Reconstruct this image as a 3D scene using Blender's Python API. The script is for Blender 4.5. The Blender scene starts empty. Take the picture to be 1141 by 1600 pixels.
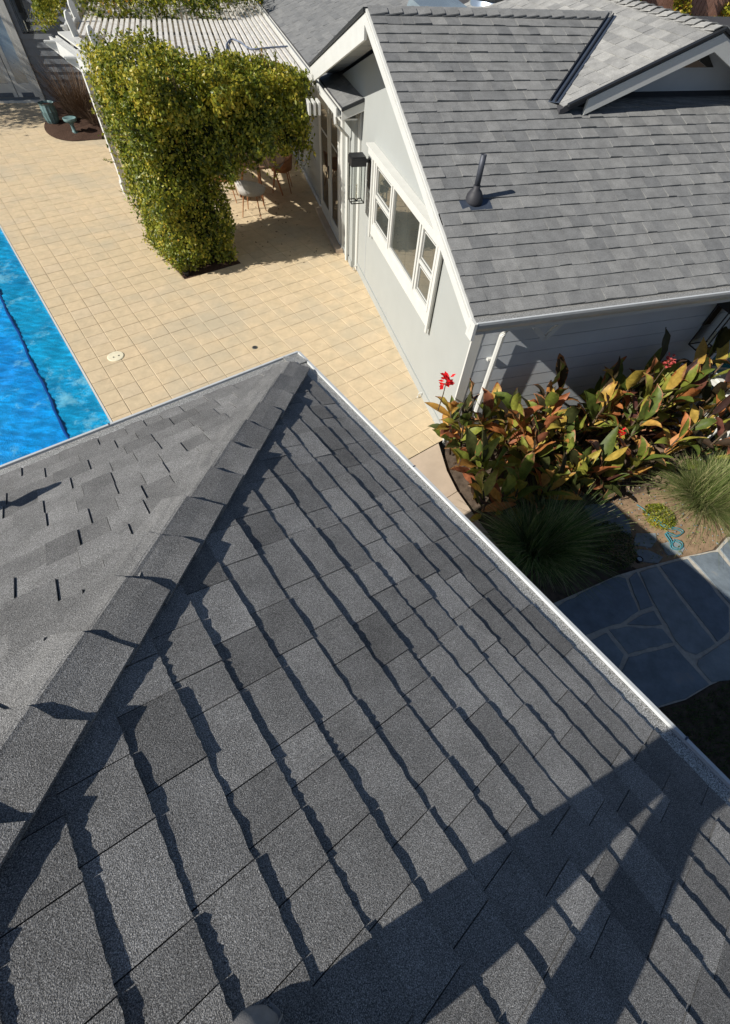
import bpy, math, random
import numpy as np
from mathutils import Vector, Matrix
R = random.Random(7)
C = bpy.context.scene.collection
rad = math.radians

# ---------------------------------------------------------------- frames
AZN, AZG = rad(-40.199), rad(-19.586)
UN = Vector((math.cos(AZN), -math.sin(AZN), 0)); VN = Vector((math.sin(AZN), math.cos(AZN), 0))
XG = Vector((math.cos(AZG), -math.sin(AZG), 0)); WG = Vector((math.sin(AZG), math.cos(AZG), 0))
def N(u, v, z=0.0): return Vector((UN.x*u+VN.x*v, UN.y*u+VN.y*v, z))
def G(x, w, z=0.0): return Vector((XG.x*x+WG.x*w, XG.y*x+WG.y*w, z))
def toG(p): return (p.x*XG.x+p.y*XG.y, p.x*WG.x+p.y*WG.y)
def toN(p): return (p.x*UN.x+p.y*UN.y, p.x*VN.x+p.y*VN.y)

# ---------------------------------------------------------------- camera, sky, sun
HC, FPX = 4.4, 670.7
pitch, roll = rad(55.938), rad(4.777)
Fw = Vector((0, math.cos(pitch), -math.sin(pitch))); R1 = Vector((1, 0, 0)); U1 = R1.cross(Fw)
R2 = math.cos(roll)*R1 + math.sin(roll)*U1; U2 = -math.sin(roll)*R1 + math.cos(roll)*U1
cd = bpy.data.cameras.new('camera'); cam = bpy.data.objects.new('camera', cd); C.objects.link(cam)
m = Matrix((( R2.x, U2.x, -Fw.x), (R2.y, U2.y, -Fw.y), (R2.z, U2.z, -Fw.z))).to_4x4()
m.translation = Vector((0, 0, HC)); cam.matrix_world = m
cd.sensor_fit = 'VERTICAL'; cd.sensor_height = 24; cd.sensor_width = 24*1141/1600
cd.lens = 24*FPX/1600; cd.clip_start = .02; cd.clip_end = 500
bpy.context.scene.camera = cam
def project(p):
    d = p - Vector((0, 0, HC)); z = d.dot(Fw)
    if z < .05: return None
    return (570.5+FPX*d.dot(R2)/z, 800-FPX*d.dot(U2)/z, z)
SD = (1.335*UN - .27*VN - Vector((0, 0, 1))).normalized()          # direction the sunlight travels
sl = bpy.data.lights.new('sun', 'SUN'); sun = bpy.data.objects.new('sun', sl); C.objects.link(sun)
sun.rotation_euler = SD.to_track_quat('-Z', 'Y').to_euler(); sun.location = (0, 0, 20)
sl.energy = 5.0; sl.angle = rad(.53); sl.color = (1, .955, .88)
w = bpy.data.worlds.new('World'); bpy.context.scene.world = w; w.use_nodes = True
wn = w.node_tree; sky = wn.nodes.new('ShaderNodeTexSky'); sky.sky_type = 'NISHITA'; sky.sun_disc = False
sky.sun_elevation = math.asin(-SD.z); sky.sun_rotation = math.atan2(-SD.x, -SD.y)
bg = wn.nodes['Background']; wn.links.new(sky.outputs[0], bg.inputs[0]); bg.inputs[1].default_value = .062
sky.air_density = .75; sky.dust_density = .4; sky.altitude = 300
vs = bpy.context.scene.view_settings
vs.view_transform = 'Standard'; vs.look = 'None'; vs.exposure = 0.32; vs.gamma = 1; vs.use_curve_mapping = False
cy = bpy.context.scene.cycles
cy.use_denoising = True; cy.max_bounces = 6; cy.transparent_max_bounces = 8

# ---------------------------------------------------------------- materials
class NT:
    def __init__(s, name, rough=.6, spec=.5, metal=0.0):
        s.m = bpy.data.materials.new(name); s.m.use_nodes = True; s.t = s.m.node_tree
        s.b = s.t.nodes['Principled BSDF']; s.b.inputs['Roughness'].default_value = rough
        s.b.inputs['Specular IOR Level'].default_value = spec; s.b.inputs['Metallic'].default_value = metal
        s.pos = s.n('ShaderNodeNewGeometry').outputs['Position']
    def n(s, ty, **kw):
        x = s.t.nodes.new(ty)
        for k, v in kw.items():
            if k.startswith('i_'): x.inputs[k[2:].replace('_', ' ')].default_value = v
            else: setattr(x, k, v)
        return x
    def l(s, a, b): s.t.links.new(a, b)
    def noise(s, scale, detail=3, rough=.55, vec=None, stretch=None):
        x = s.n('ShaderNodeTexNoise'); x.inputs['Scale'].default_value = scale
        x.inputs['Detail'].default_value = detail; x.inputs['Roughness'].default_value = rough
        v = vec or s.pos
        if stretch:
            mp = s.n('ShaderNodeMapping'); mp.inputs['Scale'].default_value = stretch[:3]
            if len(stretch) > 3: mp.inputs['Rotation'].default_value = (0, 0, stretch[3])
            s.l(v, mp.inputs[0]); v = mp.outputs[0]
        s.l(v, x.inputs['Vector']); return x.outputs['Fac']
    def ramp(s, fac, stops, interp='LINEAR'):
        x = s.n('ShaderNodeValToRGB'); e = x.color_ramp.elements; x.color_ramp.interpolation = interp
        while len(e) < len(stops): e.new(.5)
        for i, (p, c) in enumerate(stops):
            e[i].position = p; e[i].color = (c, c, c, 1) if isinstance(c, (int, float)) else (*c, 1)
        s.l(fac, x.inputs[0]); return x.outputs[0]
    def mix(s, fac, a, b, mode='MIX'):
        x = s.n('ShaderNodeMix', data_type='RGBA', blend_type=mode)
        for sock, v in ((0, fac), (6, a), (7, b)):
            if isinstance(v, (int, float)): x.inputs[sock].default_value = v if sock == 0 else (v, v, v, 1)
            elif isinstance(v, tuple): x.inputs[sock].default_value = (*v, 1)
            else: s.l(v, x.inputs[sock])
        return x.outputs[2]
    def attr(s, name='tone'):
        return s.n('ShaderNodeAttribute', attribute_name=name).outputs['Fac']
    def rnd(s): return s.n('ShaderNodeObjectInfo').outputs['Random']
    def base(s, c):
        if isinstance(c, tuple): s.b.inputs['Base Color'].default_value = (*c, 1)
        else: s.l(c, s.b.inputs['Base Color'])
        return s
    def bump(s, h, strength=.3, dist=.01):
        x = s.n('ShaderNodeBump'); x.inputs['Strength'].default_value = strength; x.inputs['Distance'].default_value = dist
        s.l(h, x.inputs['Height']); s.l(x.outputs[0], s.b.inputs['Normal']); return s
def leafy(t, c, trans=.3):
    tr = t.n('ShaderNodeBsdfTranslucent'); t.l(c, tr.inputs['Color'])
    mx = t.n('ShaderNodeMixShader'); mx.inputs[0].default_value = trans
    t.l(t.b.outputs[0], mx.inputs[1]); t.l(tr.outputs[0], mx.inputs[2])
    t.l(mx.outputs[0], t.t.nodes['Material Output'].inputs['Surface'])

M = {}
def shingle_mat(name, lo, hi, near):
    t = NT(name, .85 if near else .8, .25 if near else .3)
    c = t.ramp(t.attr(), [(0, lo), (.5, tuple((a+b)/2 for a, b in zip(lo, hi))), (1, hi)])
    mott = t.ramp(t.noise(9, 4), [(.3, .82), (.7, 1.12)])
    c = t.mix(1, c, mott, 'MULTIPLY')
    if near:
        g = t.noise(420, 2, .7); c = t.mix(1, c, t.ramp(g, [(.32, .25), (.46, .7), (.56, 1.2), (.70, 2.2)]), 'MULTIPLY')
        g2 = t.noise(620, 1); c = t.mix(1, c, t.ramp(g2, [(.3, .5), (.7, 1.5)]), 'MULTIPLY')
        t.bump(g, .8, .005)
    else:
        g = t.noise(110, 3, .7); c = t.mix(1, c, t.ramp(g, [(.3, .75), (.7, 1.25)]), 'MULTIPLY')
        t.bump(g, .4, .004)
    t.base(c); return t.m
M['near_shingle'] = shingle_mat('near_shingle', (.172, .170, .166), (.315, .311, .302), True)
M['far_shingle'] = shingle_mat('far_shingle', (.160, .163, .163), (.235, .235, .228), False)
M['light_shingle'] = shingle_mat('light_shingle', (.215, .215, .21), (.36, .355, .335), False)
def plain(name, col, rough=.6, spec=.4, metal=0, var=.1, nscale=6, bscale=60, bs=.15):
    t = NT(name, rough, spec, metal)
    c = t.mix(1, t.ramp(t.noise(nscale, 4), [(.25, 1-var), (.75, 1+var)]), col, 'MULTIPLY')
    t.base(c).bump(t.noise(bscale, 3), bs, .004); M[name] = t.m; return t
plain('felt', (.06, .06, .065), .95, .1)
plain('white_paint', (.58, .58, .545), .5, .4, 0, .05)
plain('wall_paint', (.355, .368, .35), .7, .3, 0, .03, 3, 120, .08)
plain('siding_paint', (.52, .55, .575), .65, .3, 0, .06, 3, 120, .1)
plain('dark_siding', (.23, .245, .26), .65, .3, 0, .06, 3, 120, .1)
plain('soffit_paint', (.33, .34, .33), .7, .3, 0, .05)
plain('gutter_metal', (.56, .58, .58), .35, .5, .12, .08, 20)
plain('black_metal', (.025, .027, .03), .45, .5, .3, .1, 30)
plain('lead', (.07, .075, .09), .55, .5, .4, .2, 30)
plain('flashing', (.10, .125, .17), .4, .5, .6, .15, 20)
plain('bright_metal', (.35, .42, .5), .3, .6, .7, .1, 10)
plain('teal_metal', (.12, .2, .2), .6, .4, 0, .3, 20)
plain('mulch', (.07, .042, .03), .95, .1, 0, .6, 40, 90, 1)
plain('soil', (.10, .075, .055), .95, .1, 0, .5, 14, 60, 1)
plain('wood_orange', (.36, .16, .07), .5, .4, 0, .2, 30)
plain('table_top', (.34, .2, .12), .4, .4, 0, .15, 12)
plain('cushion', (.42, .42, .41), .9, .1, 0, .15, 20)
plain('wicker', (.5, .48, .45), .8, .2, 0, .2, 90)
plain('concrete', (.50, .40, .30), .85, .2, 0, .12, 4, 80, .4)
plain('lid_plastic', (.72, .66, .48), .6, .3, 0, .1, 20)
plain('hole', (.03, .03, .03), .8)
plain('drain_metal', (.16, .17, .15), .6, .3, .3)
plain('hose_teal', (.05, .20, .24), .4, .5, 0, .15)
plain('hose_grey', (.16, .19, .26), .5, .4, 0, .1)
plain('stem_brown', (.10, .07, .045), .9, .1, 0, .4, 30)
plain('core_dark', (.025, .03, .012), .95, .1, 0, .5, 20, 40, 1)
plain('twig_dry', (.16, .11, .075), .9, .1, 0, .4, 30)
plain('skin', (.45, .27, .19), .5, .4); plain('trousers', (.05, .055, .07), .9, .1)
plain('shirt', (.2, .22, .25), .9, .1); plain('hair', (.03, .02, .015), .7)
plain('shoe_canvas', (.30, .29, .28), .95, .1, 0, .15, 60, 600, .5)
plain('fence_wood', (.40, .22, .16), .85, .2, 0, .3, 8)
plain('candle', (.75, .7, .55), .5)
plain('mortar', (.44, .41, .35), .9, .1, 0, .2, 20)
plain('plumbing_rubber', (.03, .03, .035), .6)
plain('curtain', (.4, .4, .37), .8)

t = NT('pergola_wood', .7, .3); n1 = t.noise(6, 4, .6)
c = t.ramp(t.noise(24, 5, .65), [(.3, (.44, .42, .38)), (.5, (.70, .68, .63)), (.75, (.76, .74, .70))])
t.base(t.mix(t.ramp(n1, [(.42, 0.), (.7, .55)]), c, (.42, .39, .35))).bump(t.noise(70), .3, .004); M['pergola_wood'] = t.m

t = NT('patio_tile', .75, .25)
tone = t.attr()
c = t.ramp(tone, [(0, (.56, .445, .29)), (.4, (.59, .467, .30)), (.75, (.605, .475, .305)), (1, (.58, .465, .312))])
c = t.mix(t.ramp(t.noise(2.2, 5, .6), [(.4, 0.), (.75, .45)]), c, (.47, .40, .27))
c = t.mix(1, c, t.ramp(t.noise(7, 6, .7), [(.25, .84), (.75, 1.14)]), 'MULTIPLY')
c = t.mix(t.ramp(t.noise(.55, 3), [(.50, 0.), (.64, .55)]), c, (.44, .39, .29))
c = t.mix(t.ramp(t.noise(1.3, 8, .75), [(.60, 0.), (.72, .5)]), c, (.36, .30, .21))
c = t.mix(t.ramp(t.noise(60, 2), [(.72, 0.), (.78, .6)]), c, (.25, .2, .13))
t.base(c).bump(t.noise(22, 6, .7), .4, .006); M['tile'] = t.m
t = NT('grout', .9, .1)
t.base(t.ramp(t.noise(1.8, 3, .6), [(.42, (.40, .325, .22)), (.5, (.50, .41, .28)), (.6, (.66, .57, .42))])); M['grout'] = t.m

t = NT('slate', .55, .4); tone = t.attr()
c = t.ramp(tone, [(0, (.125, .155, .185)), (.5, (.165, .195, .215)), (1, (.22, .245, .25))])
c = t.mix(1, c, t.ramp(t.noise(5, 6, .65), [(.3, .75), (.7, 1.3)]), 'MULTIPLY')
c = t.mix(t.ramp(t.noise(2.5, 5, .7), [(.62, 0.), (.72, .35)]), c, (.26, .21, .15))
t.base(c).bump(t.noise(14, 5, .6), .5, .01); M['slate'] = t.m

t = NT('pool_blue', .28, .5)
n1 = t.noise(1.1, 5, .6); n2 = t.noise(1.5, 9, .78)
mp = t.mix(t.ramp(n1, [(.35, 0.), (.65, 1.)]), (.004, .22, .62), (.004, .32, .72))
side = t.attr('strip')
mp = t.mix(side, mp, t.mix(t.ramp(n1, [(.4, 0.), (.6, 1.)]), (.003, .22, .45), (.004, .30, .56)))
wr = t.ramp(t.noise(3.2, 8, .8, stretch=(1, 3.2, 1, .7)), [(.44, .72), (.52, 1.), (.62, 1.45)]); mp = t.mix(1, mp, wr, 'MULTIPLY')
mp = t.mix(t.ramp(n2, [(.54, 0.), (.575, .35), (.66, .85)]), mp, (.18, .52, .68))  # pale scuffs, with light glints painted into the same patches
n3 = t.noise(150, 1)
mp = t.mix(t.ramp(t.noise(38, 2), [(.70, 0.), (.74, .8)]), mp, (.02, .03, .06))
t.base(t.mix(1, mp, t.ramp(n3, [(.3, .75), (.7, 1.2)]), 'MULTIPLY'))
vor = t.n('ShaderNodeTexVoronoi'); vor.inputs['Scale'].default_value = 70; t.l(t.pos, vor.inputs['Vector'])
t.bump(vor.outputs['Distance'], .5, .01); M['pool'] = t.m
plain('pool_seam', (.002, .05, .22), .4)

def glass(name, col, rough=.02):
    t = NT(name, rough, 1.0); t.base(t.mix(t.ramp(t.noise(1.5, 3), [(.4, 0.), (.6, 1.)]), col, tuple(x*1.5 for x in col)))
    t.b.inputs['IOR'].default_value = 1.9; M[name] = t.m
glass('window_glass', (.045, .05, .045)); glass('door_glass', (.03, .028, .025)); glass('sky_glass', (.16, .19, .20), .22)
glass('teal_glass', (.01, .13, .14))
t = NT('clear_glass', .02, .5); t.base((.95, .97, .96)); t.b.inputs['Transmission Weight'].default_value = 1; t.b.inputs['IOR'].default_value = 1.05
M['clear_glass'] = t.m
t = NT('gutter_mesh', .45, .5, .4); g = t.noise(260, 1)
t.base(t.ramp(g, [(.36, (.16, .16, .145)), (.50, (.36, .355, .33)), (.62, (.68, .67, .64))])).bump(g, .6, .004); M['mesh'] = t.m

t = NT('vine_leaf', .42, .45)
c = t.ramp(t.attr(), [(0, (.03, .05, .008)), (.3, (.075, .11, .012)), (.55, (.22, .25, .02)), (.82, (.45, .41, .045)), (.965, (.58, .45, .05)), (1, (.66, .32, .04))])  # low end darkened, putting extra shade into the leaf colours
t.base(c); leafy(t, c, .35); M['vine_leaf'] = t.m
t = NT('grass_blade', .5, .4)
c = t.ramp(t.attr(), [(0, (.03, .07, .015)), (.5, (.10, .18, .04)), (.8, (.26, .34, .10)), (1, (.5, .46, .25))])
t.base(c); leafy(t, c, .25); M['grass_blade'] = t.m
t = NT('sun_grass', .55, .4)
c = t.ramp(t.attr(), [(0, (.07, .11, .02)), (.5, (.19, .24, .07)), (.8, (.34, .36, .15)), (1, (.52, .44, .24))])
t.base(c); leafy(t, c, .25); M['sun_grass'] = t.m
t = NT('lawn_blade', .6, .3); c = t.ramp(t.attr(), [(0, (.02, .045, .012)), (1, (.08, .15, .03))]); t.base(c); M['lawn_blade'] = t.m
t = NT('canna_leaf', .55, .35)
c = t.ramp(t.rnd(), [(0, (.05, .022, .02)), (.14, (.05, .055, .018)), (.32, (.10, .14, .025)), (.52, (.22, .25, .04)), (.68, (.42, .36, .06)), (.8, (.55, .30, .07)), (.91, (.50, .17, .06)), (1, (.10, .04, .035))])
e = t.attr('edge')
add = t.n('ShaderNodeMath', operation='MULTIPLY_ADD'); t.l(t.noise(14, 4, .6), add.inputs[0]); add.inputs[1].default_value = 1.1; t.l(e, add.inputs[2])
c = t.mix(t.ramp(add.outputs[0], [(.98, 0.), (1.25, 1.)]), c, t.ramp(t.noise(5), [(.4, (.34, .105, .03)), (.6, (.46, .26, .12))]))
c = t.mix(1, c, t.ramp(t.noise(20, 3), [(.3, .7), (.7, 1.25)]), 'MULTIPLY')
t.base(c).bump(t.attr('vein'), .5, .004); leafy(t, c, .3); M['canna_leaf'] = t.m
t = NT('petal_red', .5, .3); t.base((.72, .015, .02)); leafy(t, t.mix(0., (.8, .02, .03), (.8, .02, .03)), .3); M['petal_red'] = t.m
t = NT('petal_pink', .5, .3); t.base((.6, .12, .11)); leafy(t, t.mix(0., (.7, .2, .16), (.7, .2, .16)), .3); M['petal_pink'] = t.m

# ---------------------------------------------------------------- building blocks
WL = {}
class MB:
    def __init__(s): s.v = []; s.f = []; s.t = []; s.e = []
    def add(s, vs, fs, tone=.5):
        b = len(s.v); s.v += [tuple(v) for v in vs]
        s.f += [tuple(i+b for i in f) for f in fs]; s.t += [tone]*len(vs)
        return s
    def prism(s, bot, top, tone=.5):
        n = len(bot)
        fs = [tuple(reversed(range(n))), tuple(range(n, 2*n))] + [(i, (i+1) % n, n+(i+1) % n, n+i) for i in range(n)]
        return s.add(list(bot)+list(top), fs, tone)
    def box(s, fr, a0, a1, b0, b1, z0, z1, tone=.5):
        q = [(a0, b0), (a1, b0), (a1, b1), (a0, b1)]
        return s.prism([fr(a, b, z0) for a, b in q], [fr(a, b, z1) for a, b in q], tone)
    def tube(s, pts, r, n=8, cap=True, tone=.5):
        pts = [Vector(p) for p in pts]; rs = r if isinstance(r, (list, tuple)) else [r]*len(pts); vs = []
        for i, p in enumerate(pts):
            d = (pts[min(i+1, len(pts)-1)]-pts[max(i-1, 0)]).normalized()
            a = d.orthogonal().normalized() if abs(d.z) < .9 else Vector((1, 0, 0)).cross(d).normalized()
            if abs(d.z) < .9: a = Vector((0, 0, 1)).cross(d).normalized()
            b = d.cross(a)
            vs += [p+rs[i]*(math.cos(k*2*math.pi/n)*a+math.sin(k*2*math.pi/n)*b) for k in range(n)]
        fs = [(i*n+k, i*n+(k+1) % n, (i+1)*n+(k+1) % n, (i+1)*n+k) for i in range(len(pts)-1) for k in range(n)]
        if cap: fs += [tuple(reversed(range(n))), tuple(range((len(pts)-1)*n, len(pts)*n))]
        return s.add(vs, fs, tone)
    def bar(s, p, q, wd, ht, up=Vector((0, 0, 1)), tone=.5):
        p, q = Vector(p), Vector(q); d = (q-p).normalized(); a = d.cross(up).normalized(); b = a.cross(d)
        o = [(-wd/2, -ht/2), (wd/2, -ht/2), (wd/2, ht/2), (-wd/2, ht/2)]
        return s.prism([p+a*x+b*y for x, y in o], [q+a*x+b*y for x, y in o], tone)
    def lathe(s, c, prof, n=20, tone=.5):
        c = Vector(c); vs = []
        for r, z in prof: vs += [c+Vector((r*math.cos(k*2*math.pi/n), r*math.sin(k*2*math.pi/n), z)) for k in range(n)]
        fs = [(i*n+k, i*n+(k+1) % n, (i+1)*n+(k+1) % n, (i+1)*n+k) for i in range(len(prof)-1) for k in range(n)]
        return s.add(vs, fs+[tuple(reversed(range(n))), tuple(range((len(prof)-1)*n, len(prof)*n))], tone)
    def build(s, name, mat, parent=None, smooth=False, loc=None, **props):
        v = s.v; c = Vector(loc) if loc is not None else Vector(v[0]) if len(v) < 3000 else Vector(v[0])
        me = bpy.data.meshes.new(name); me.from_pydata([(a-c.x, b-c.y, z-c.z) for a, b, z in v], [], s.f)
        at = me.attributes.new('tone', 'FLOAT', 'POINT'); at.data.foreach_set('value', s.t)
        if s.e:
            for nm, arr in s.e: me.attributes.new(nm, 'FLOAT', 'POINT').data.foreach_set('value', arr)
        me.materials.append(M[mat])
        if smooth: me.polygons.foreach_set('use_smooth', [True]*len(me.polygons))
        return link(name, me, c, parent, **props)
def link(name, me, c, parent=None, **props):
    o = bpy.data.objects.new(name, me); C.objects.link(o); WL[o] = Vector(c)
    if parent is not None: o.parent = parent; o.location = Vector(c)-WL[parent]
    else: o.location = c
    for k, v in props.items(): o[k] = v
    return o
def thing(name, label, cat, loc, group=None):
    o = link(name, None, loc); o['label'] = label; o['category'] = cat
    if group: o['group'] = group
    return o
def clone(root, loc, rz, label):
    r = root.copy(); C.objects.link(r); r.location = loc; r.rotation_euler = (0, 0, rz); r['label'] = label
    WL[r] = Vector(loc)
    for ch in list(root.children):
        c2 = ch.copy(); C.objects.link(c2); c2.parent = r
        for g in ch.children:
            d = g.copy(); C.objects.link(d); d.parent = c2
    return r
def clip(poly, a, b, c):          # keep a*x+b*y<=c
    out = []
    for i in range(len(poly)):
        p, q = poly[i], poly[(i+1) % len(poly)]
        fp, fq = a*p[0]+b*p[1]-c, a*q[0]+b*q[1]-c
        if fp <= 0: out.append(p)
        if (fp < 0 < fq) or (fq < 0 < fp):
            k = fp/(fp-fq); out.append((p[0]+k*(q[0]-p[0]), p[1]+k*(q[1]-p[1])))
    return out
def grow(me_v, me_f, tones, name, mat, parent=None, extra=None, **props):   # big numpy quad/tri meshes
    c = me_v.mean(axis=0); me = bpy.data.meshes.new(name)
    nv, nf, k = len(me_v), len(me_f), me_f.shape[1]
    me.vertices.add(nv); me.vertices.foreach_set('co', (me_v-c).astype(np.float32).ravel())
    me.loops.add(nf*k); me.loops.foreach_set('vertex_index', me_f.astype(np.int32).ravel())
    me.polygons.add(nf); me.polygons.foreach_set('loop_start', np.arange(0, nf*k, k, dtype=np.int32))
    me.update(calc_edges=True)
    me.attributes.new('tone', 'FLOAT', 'POINT').data.foreach_set('value', tones.astype(np.float32))
    me.materials.append(M[mat])
    return link(name, me, Vector(c.tolist()), parent, **props)

# ---------------------------------------------------------------- ground, patio, pool
mb = MB()
S = 120
def sheet(name, fr, poly, z, mat, **p):
    b = MB(); b.add([fr(x, y, z) for x, y in poly], [tuple(range(len(poly)))]); return b.build(name, mat, **p)
sheet('ground', G, [(-S, -S), (S, -S), (S, S), (-S, S)], -.35, 'soil', kind='structure')

GU, GV, TS, TV = .19, 2.637, .2925, .2905
patio = sheet('patio', N, [(-.09, 2.64), (3.46, 2.64), (3.52, 2.72), (4.3, 3.2), (12.5, 19.5), (-1.5, 23.9), (-1.5, 16.3), (-.09, 16.3)], -.006, 'grout', kind='structure')
# side skirt so that the slab has depth
tiles = []
for i in range(-1, 34):
    for j in range(0, 74):
        u0, v0 = GU+i*TS, GV+j*TV
        if i == -1: u0w, u1w = -.075, GU
        else: u0w, u1w = u0, u0+TS
        g = .0036
        poly = [(u0w+g, v0+g), (u1w-g, v0+g), (u1w-g, v0+TV-g), (u0w+g, v0+TV-g)]
        # wall X<2.40 ; far wall W<19.97  (expressed in N coords)
        ax, bx = UN.dot(XG), VN.dot(XG); aw, bw = UN.dot(WG), VN.dot(WG)
        wc, xc = aw*(u0+.15)+bw*(v0+.15), ax*(u0+.15)+bx*(v0+.15)
        poly = clip(poly, ax, bx, 2.415 if wc < 8.55 else 2.325)
        if poly: poly = clip(poly, aw, bw, 19.96)
        if len(poly) < 3: continue
        cu, cv = sum(p[0] for p in poly)/len(poly), sum(p[1] for p in poly)/len(poly)
        if 2.2375 < cu < 3.4075 and 8.447 < cv < 10.48: continue
        if xc < -7 or math.hypot(cu-.43, cv-6.86) < .0: continue
        tiles.append((poly, cu, cv))
sc = []
for k, (poly, cu, cv) in enumerate(tiles):
    p = project(N(cu, cv))
    vis = p and -10 < p[0] < 1151 and -10 < p[1] < 760
    # hidden beneath the near roof
    if vis:
        d = N(cu, cv)-Vector((0, 0, HC)); tt = -1.81/d.z; hp = Vector((0, 0, HC))+d*tt; hu, hv = toN(hp)
        if hu < 1.15 and hv < 2.19: vis = False
    sc.append(1/p[2] if vis else 0)
order = sorted(range(len(tiles)), key=lambda k: -sc[k]); single = set(order[:295])
rest = MB()
for k, (poly, cu, cv) in enumerate(tiles):
    h = R.uniform(-.0015, .0015); tone = R.random()
    b = MB() if k in single else rest
    c = .006
    ip = [(x+(cu-x)*c/.14, y+(cv-y)*c/.14) for x, y in poly]
    n = len(poly)
    b.add([N(x, y, -.008) for x, y in poly]+[N(x, y, -.003+h) for x, y in poly]+[N(x, y, h) for x, y in ip],
          [tuple(range(2*n, 3*n))]+[(i, (i+1) % n, n+(i+1) % n, n+i) for i in range(n)]+[(n+i, n+(i+1) % n, 2*n+(i+1) % n, 2*n+i) for i in range(n)], tone)
    if k in single: b.build('tile', 'tile', patio)
rest.build('distant_tiles', 'tile', patio, kind='stuff')

# pool shell, coping and cover
b = MB(); b.box(N, -5.5, -.12, 2.9, 16.2, -1.4, -.16); 
pool = b.build('pool_water', 'pool_seam', kind='structure')
b = MB()
b.box(N, -.11, -.082, 2.6, 16.2, -.3, .002)
b.build('pool_coping', 'white_paint', kind='structure')
nu, nv = 70, 520
us = np.linspace(-5.4, -.113, nu); vv = np.linspace(2.95, 16.1, nv)
uu, vg = np.meshgrid(us, vv)
seam = -.66
hgt = .004*np.sin(vg*23+uu*14+2*np.sin(uu*6+vg*2))*np.sin(vg*1.7+1)+.006*np.sin(uu*7+np.sin(vg*3)*2)+.008*np.sin(vg*5.1+uu*3+np.sin(uu*9))+.005*np.sin(vg*11-uu*17)
hgt = hgt+.006*np.sin(vg*46+np.sin(uu*4)*1.5)*np.exp(-((uu+.5)/.5)**2)
z = -.035+hgt*.8
X3 = np.stack([UN.x*uu+VN.x*vg, UN.y*uu+VN.y*vg, z], -1).reshape(-1, 3)
idx = np.arange(nu*nv).reshape(nv, nu)
F4 = np.stack([idx[:-1, :-1], idx[:-1, 1:], idx[1:, 1:], idx[1:, :-1]], -1).reshape(-1, 4)
pc = grow(X3, F4, np.zeros(nu*nv), 'pool_cover', 'pool')
pc.data.polygons.foreach_set('use_smooth', [True]*len(pc.data.polygons))
st = (uu > seam).astype(np.float32).ravel(); pc.data.attributes.new('strip', 'FLOAT', 'POINT').data.foreach_set('value', st)
pc['label'] = 'bright blue bubble pool cover with pale scuffs and painted-in glints floating on the pool'; pc['category'] = 'pool cover'
b = MB(); pts = [N(seam+.010*math.sin(v*4)+.005*math.sin(v*13), v, -.034) for v in np.linspace(3, 16, 90)]
b.tube(pts, [.016+.008*abs(math.sin(i*.9)) for i in range(90)], 6); b.build('seam', 'pool_seam', pc)

# skimmer lid and drain
t0 = thing('skimmer_lid', 'round cream skimmer lid set in the tiles beside the pool', 'lid', N(.43, 6.86, 0))
MB().lathe(N(.43, 6.86, 0), [(.125, -.01), (.125, .006), (.115, .012), (.001, .013)], 28).build('lid_plate', 'lid_plastic', t0)
for du in (-.035, .045): MB().lathe(N(.43+du, 6.86-.02, .0125), [(.012, 0), (.012, .003)], 10).build('finger_hole', 'hole', t0)
t0 = thing('area_drain', 'small round metal drain in the middle of the patio', 'drain', N(2.35, 5.91, 0))
MB().lathe(N(2.35, 5.91, 0), [(.045, -.01), (.045, .004), (.036, .005), (.036, .003), (.001, .003)], 20).build('drain_rim', 'drain_metal', t0)
MB().lathe(N(2.35, 5.91, .003), [(.03, 0), (.03, .004)], 14).build('drain_grate', 'hole', t0)

# concrete path beside the bed
pth = sheet('path', N, [(1.6, -.5), (2.75, .2), (3.02, 1.45), (3.10, 1.82), (3.22, 2.19), (3.46, 2.60), (1.6, 2.60)], -.03, 'mortar', kind='structure')
for v0, v1, e in ((1.86, 2.628, ((3.10, 1.86), (3.22, 2.19), (3.46, 2.628))), (.9, 1.852, ((2.93, .9), (3.02, 1.45), (3.10, 1.852)))):
    b = MB(); poly = [(1.6, v0), *e, (1.6, v1)]
    b.prism([N(x, y, -.03) for x, y in poly], [N(x, y, -.002) for x, y in poly], .5); b.build('slab', 'concrete', pth)

# planting bed and far bed
def rough_sheet(name, fr, poly, z, mat, amp, seed, **p):
    # fan of rings so that the surface is uneven
    rr = random.Random(seed); cx = sum(a for a, _ in poly)/len(poly); cyy = sum(c for _, c in poly)/len(poly)
    n = len(poly); rings = 7; vs = []; fs = []
    for k in range(rings):
        s_ = 1-k/rings
        for (x, y) in poly:
            vs.append(fr(cx+(x-cx)*s_, cyy+(y-cyy)*s_, z+(0 if k == 0 else rr.uniform(0, amp))))
    vs.append(fr(cx, cyy, z+amp/2))
    for k in range(rings-1):
        for i in range(n): fs.append((k*n+i, k*n+(i+1) % n, (k+1)*n+(i+1) % n, (k+1)*n+i))
    for i in range(n): fs.append(((rings-1)*n+i, (rings-1)*n+(i+1) % n, rings*n))
    b = MB(); b.add(vs, fs); return b.build(name, mat, kind='structure', smooth=True, **p)
def dens(poly, step=.25):
    out = []
    for i in range(len(poly)):
        a, c = poly[i], poly[(i+1) % len(poly)]; k = max(1, int(math.hypot(a[0]-c[0], a[1]-c[1])/step))
        out += [(a[0]+(c[0]-a[0])*j/k, a[1]+(c[1]-a[1])*j/k) for j in range(k)]
    return out
rough_sheet('planting_bed', G, dens([(2.2, -1.2), (9, -1.2), (9, 3.7), (2.44, 3.7), (2.27, 3.3), (2.27, 2.8), (2.30, 2.3), (2.1, 1.6)]), -.05, 'soil', .035, 3)
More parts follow.
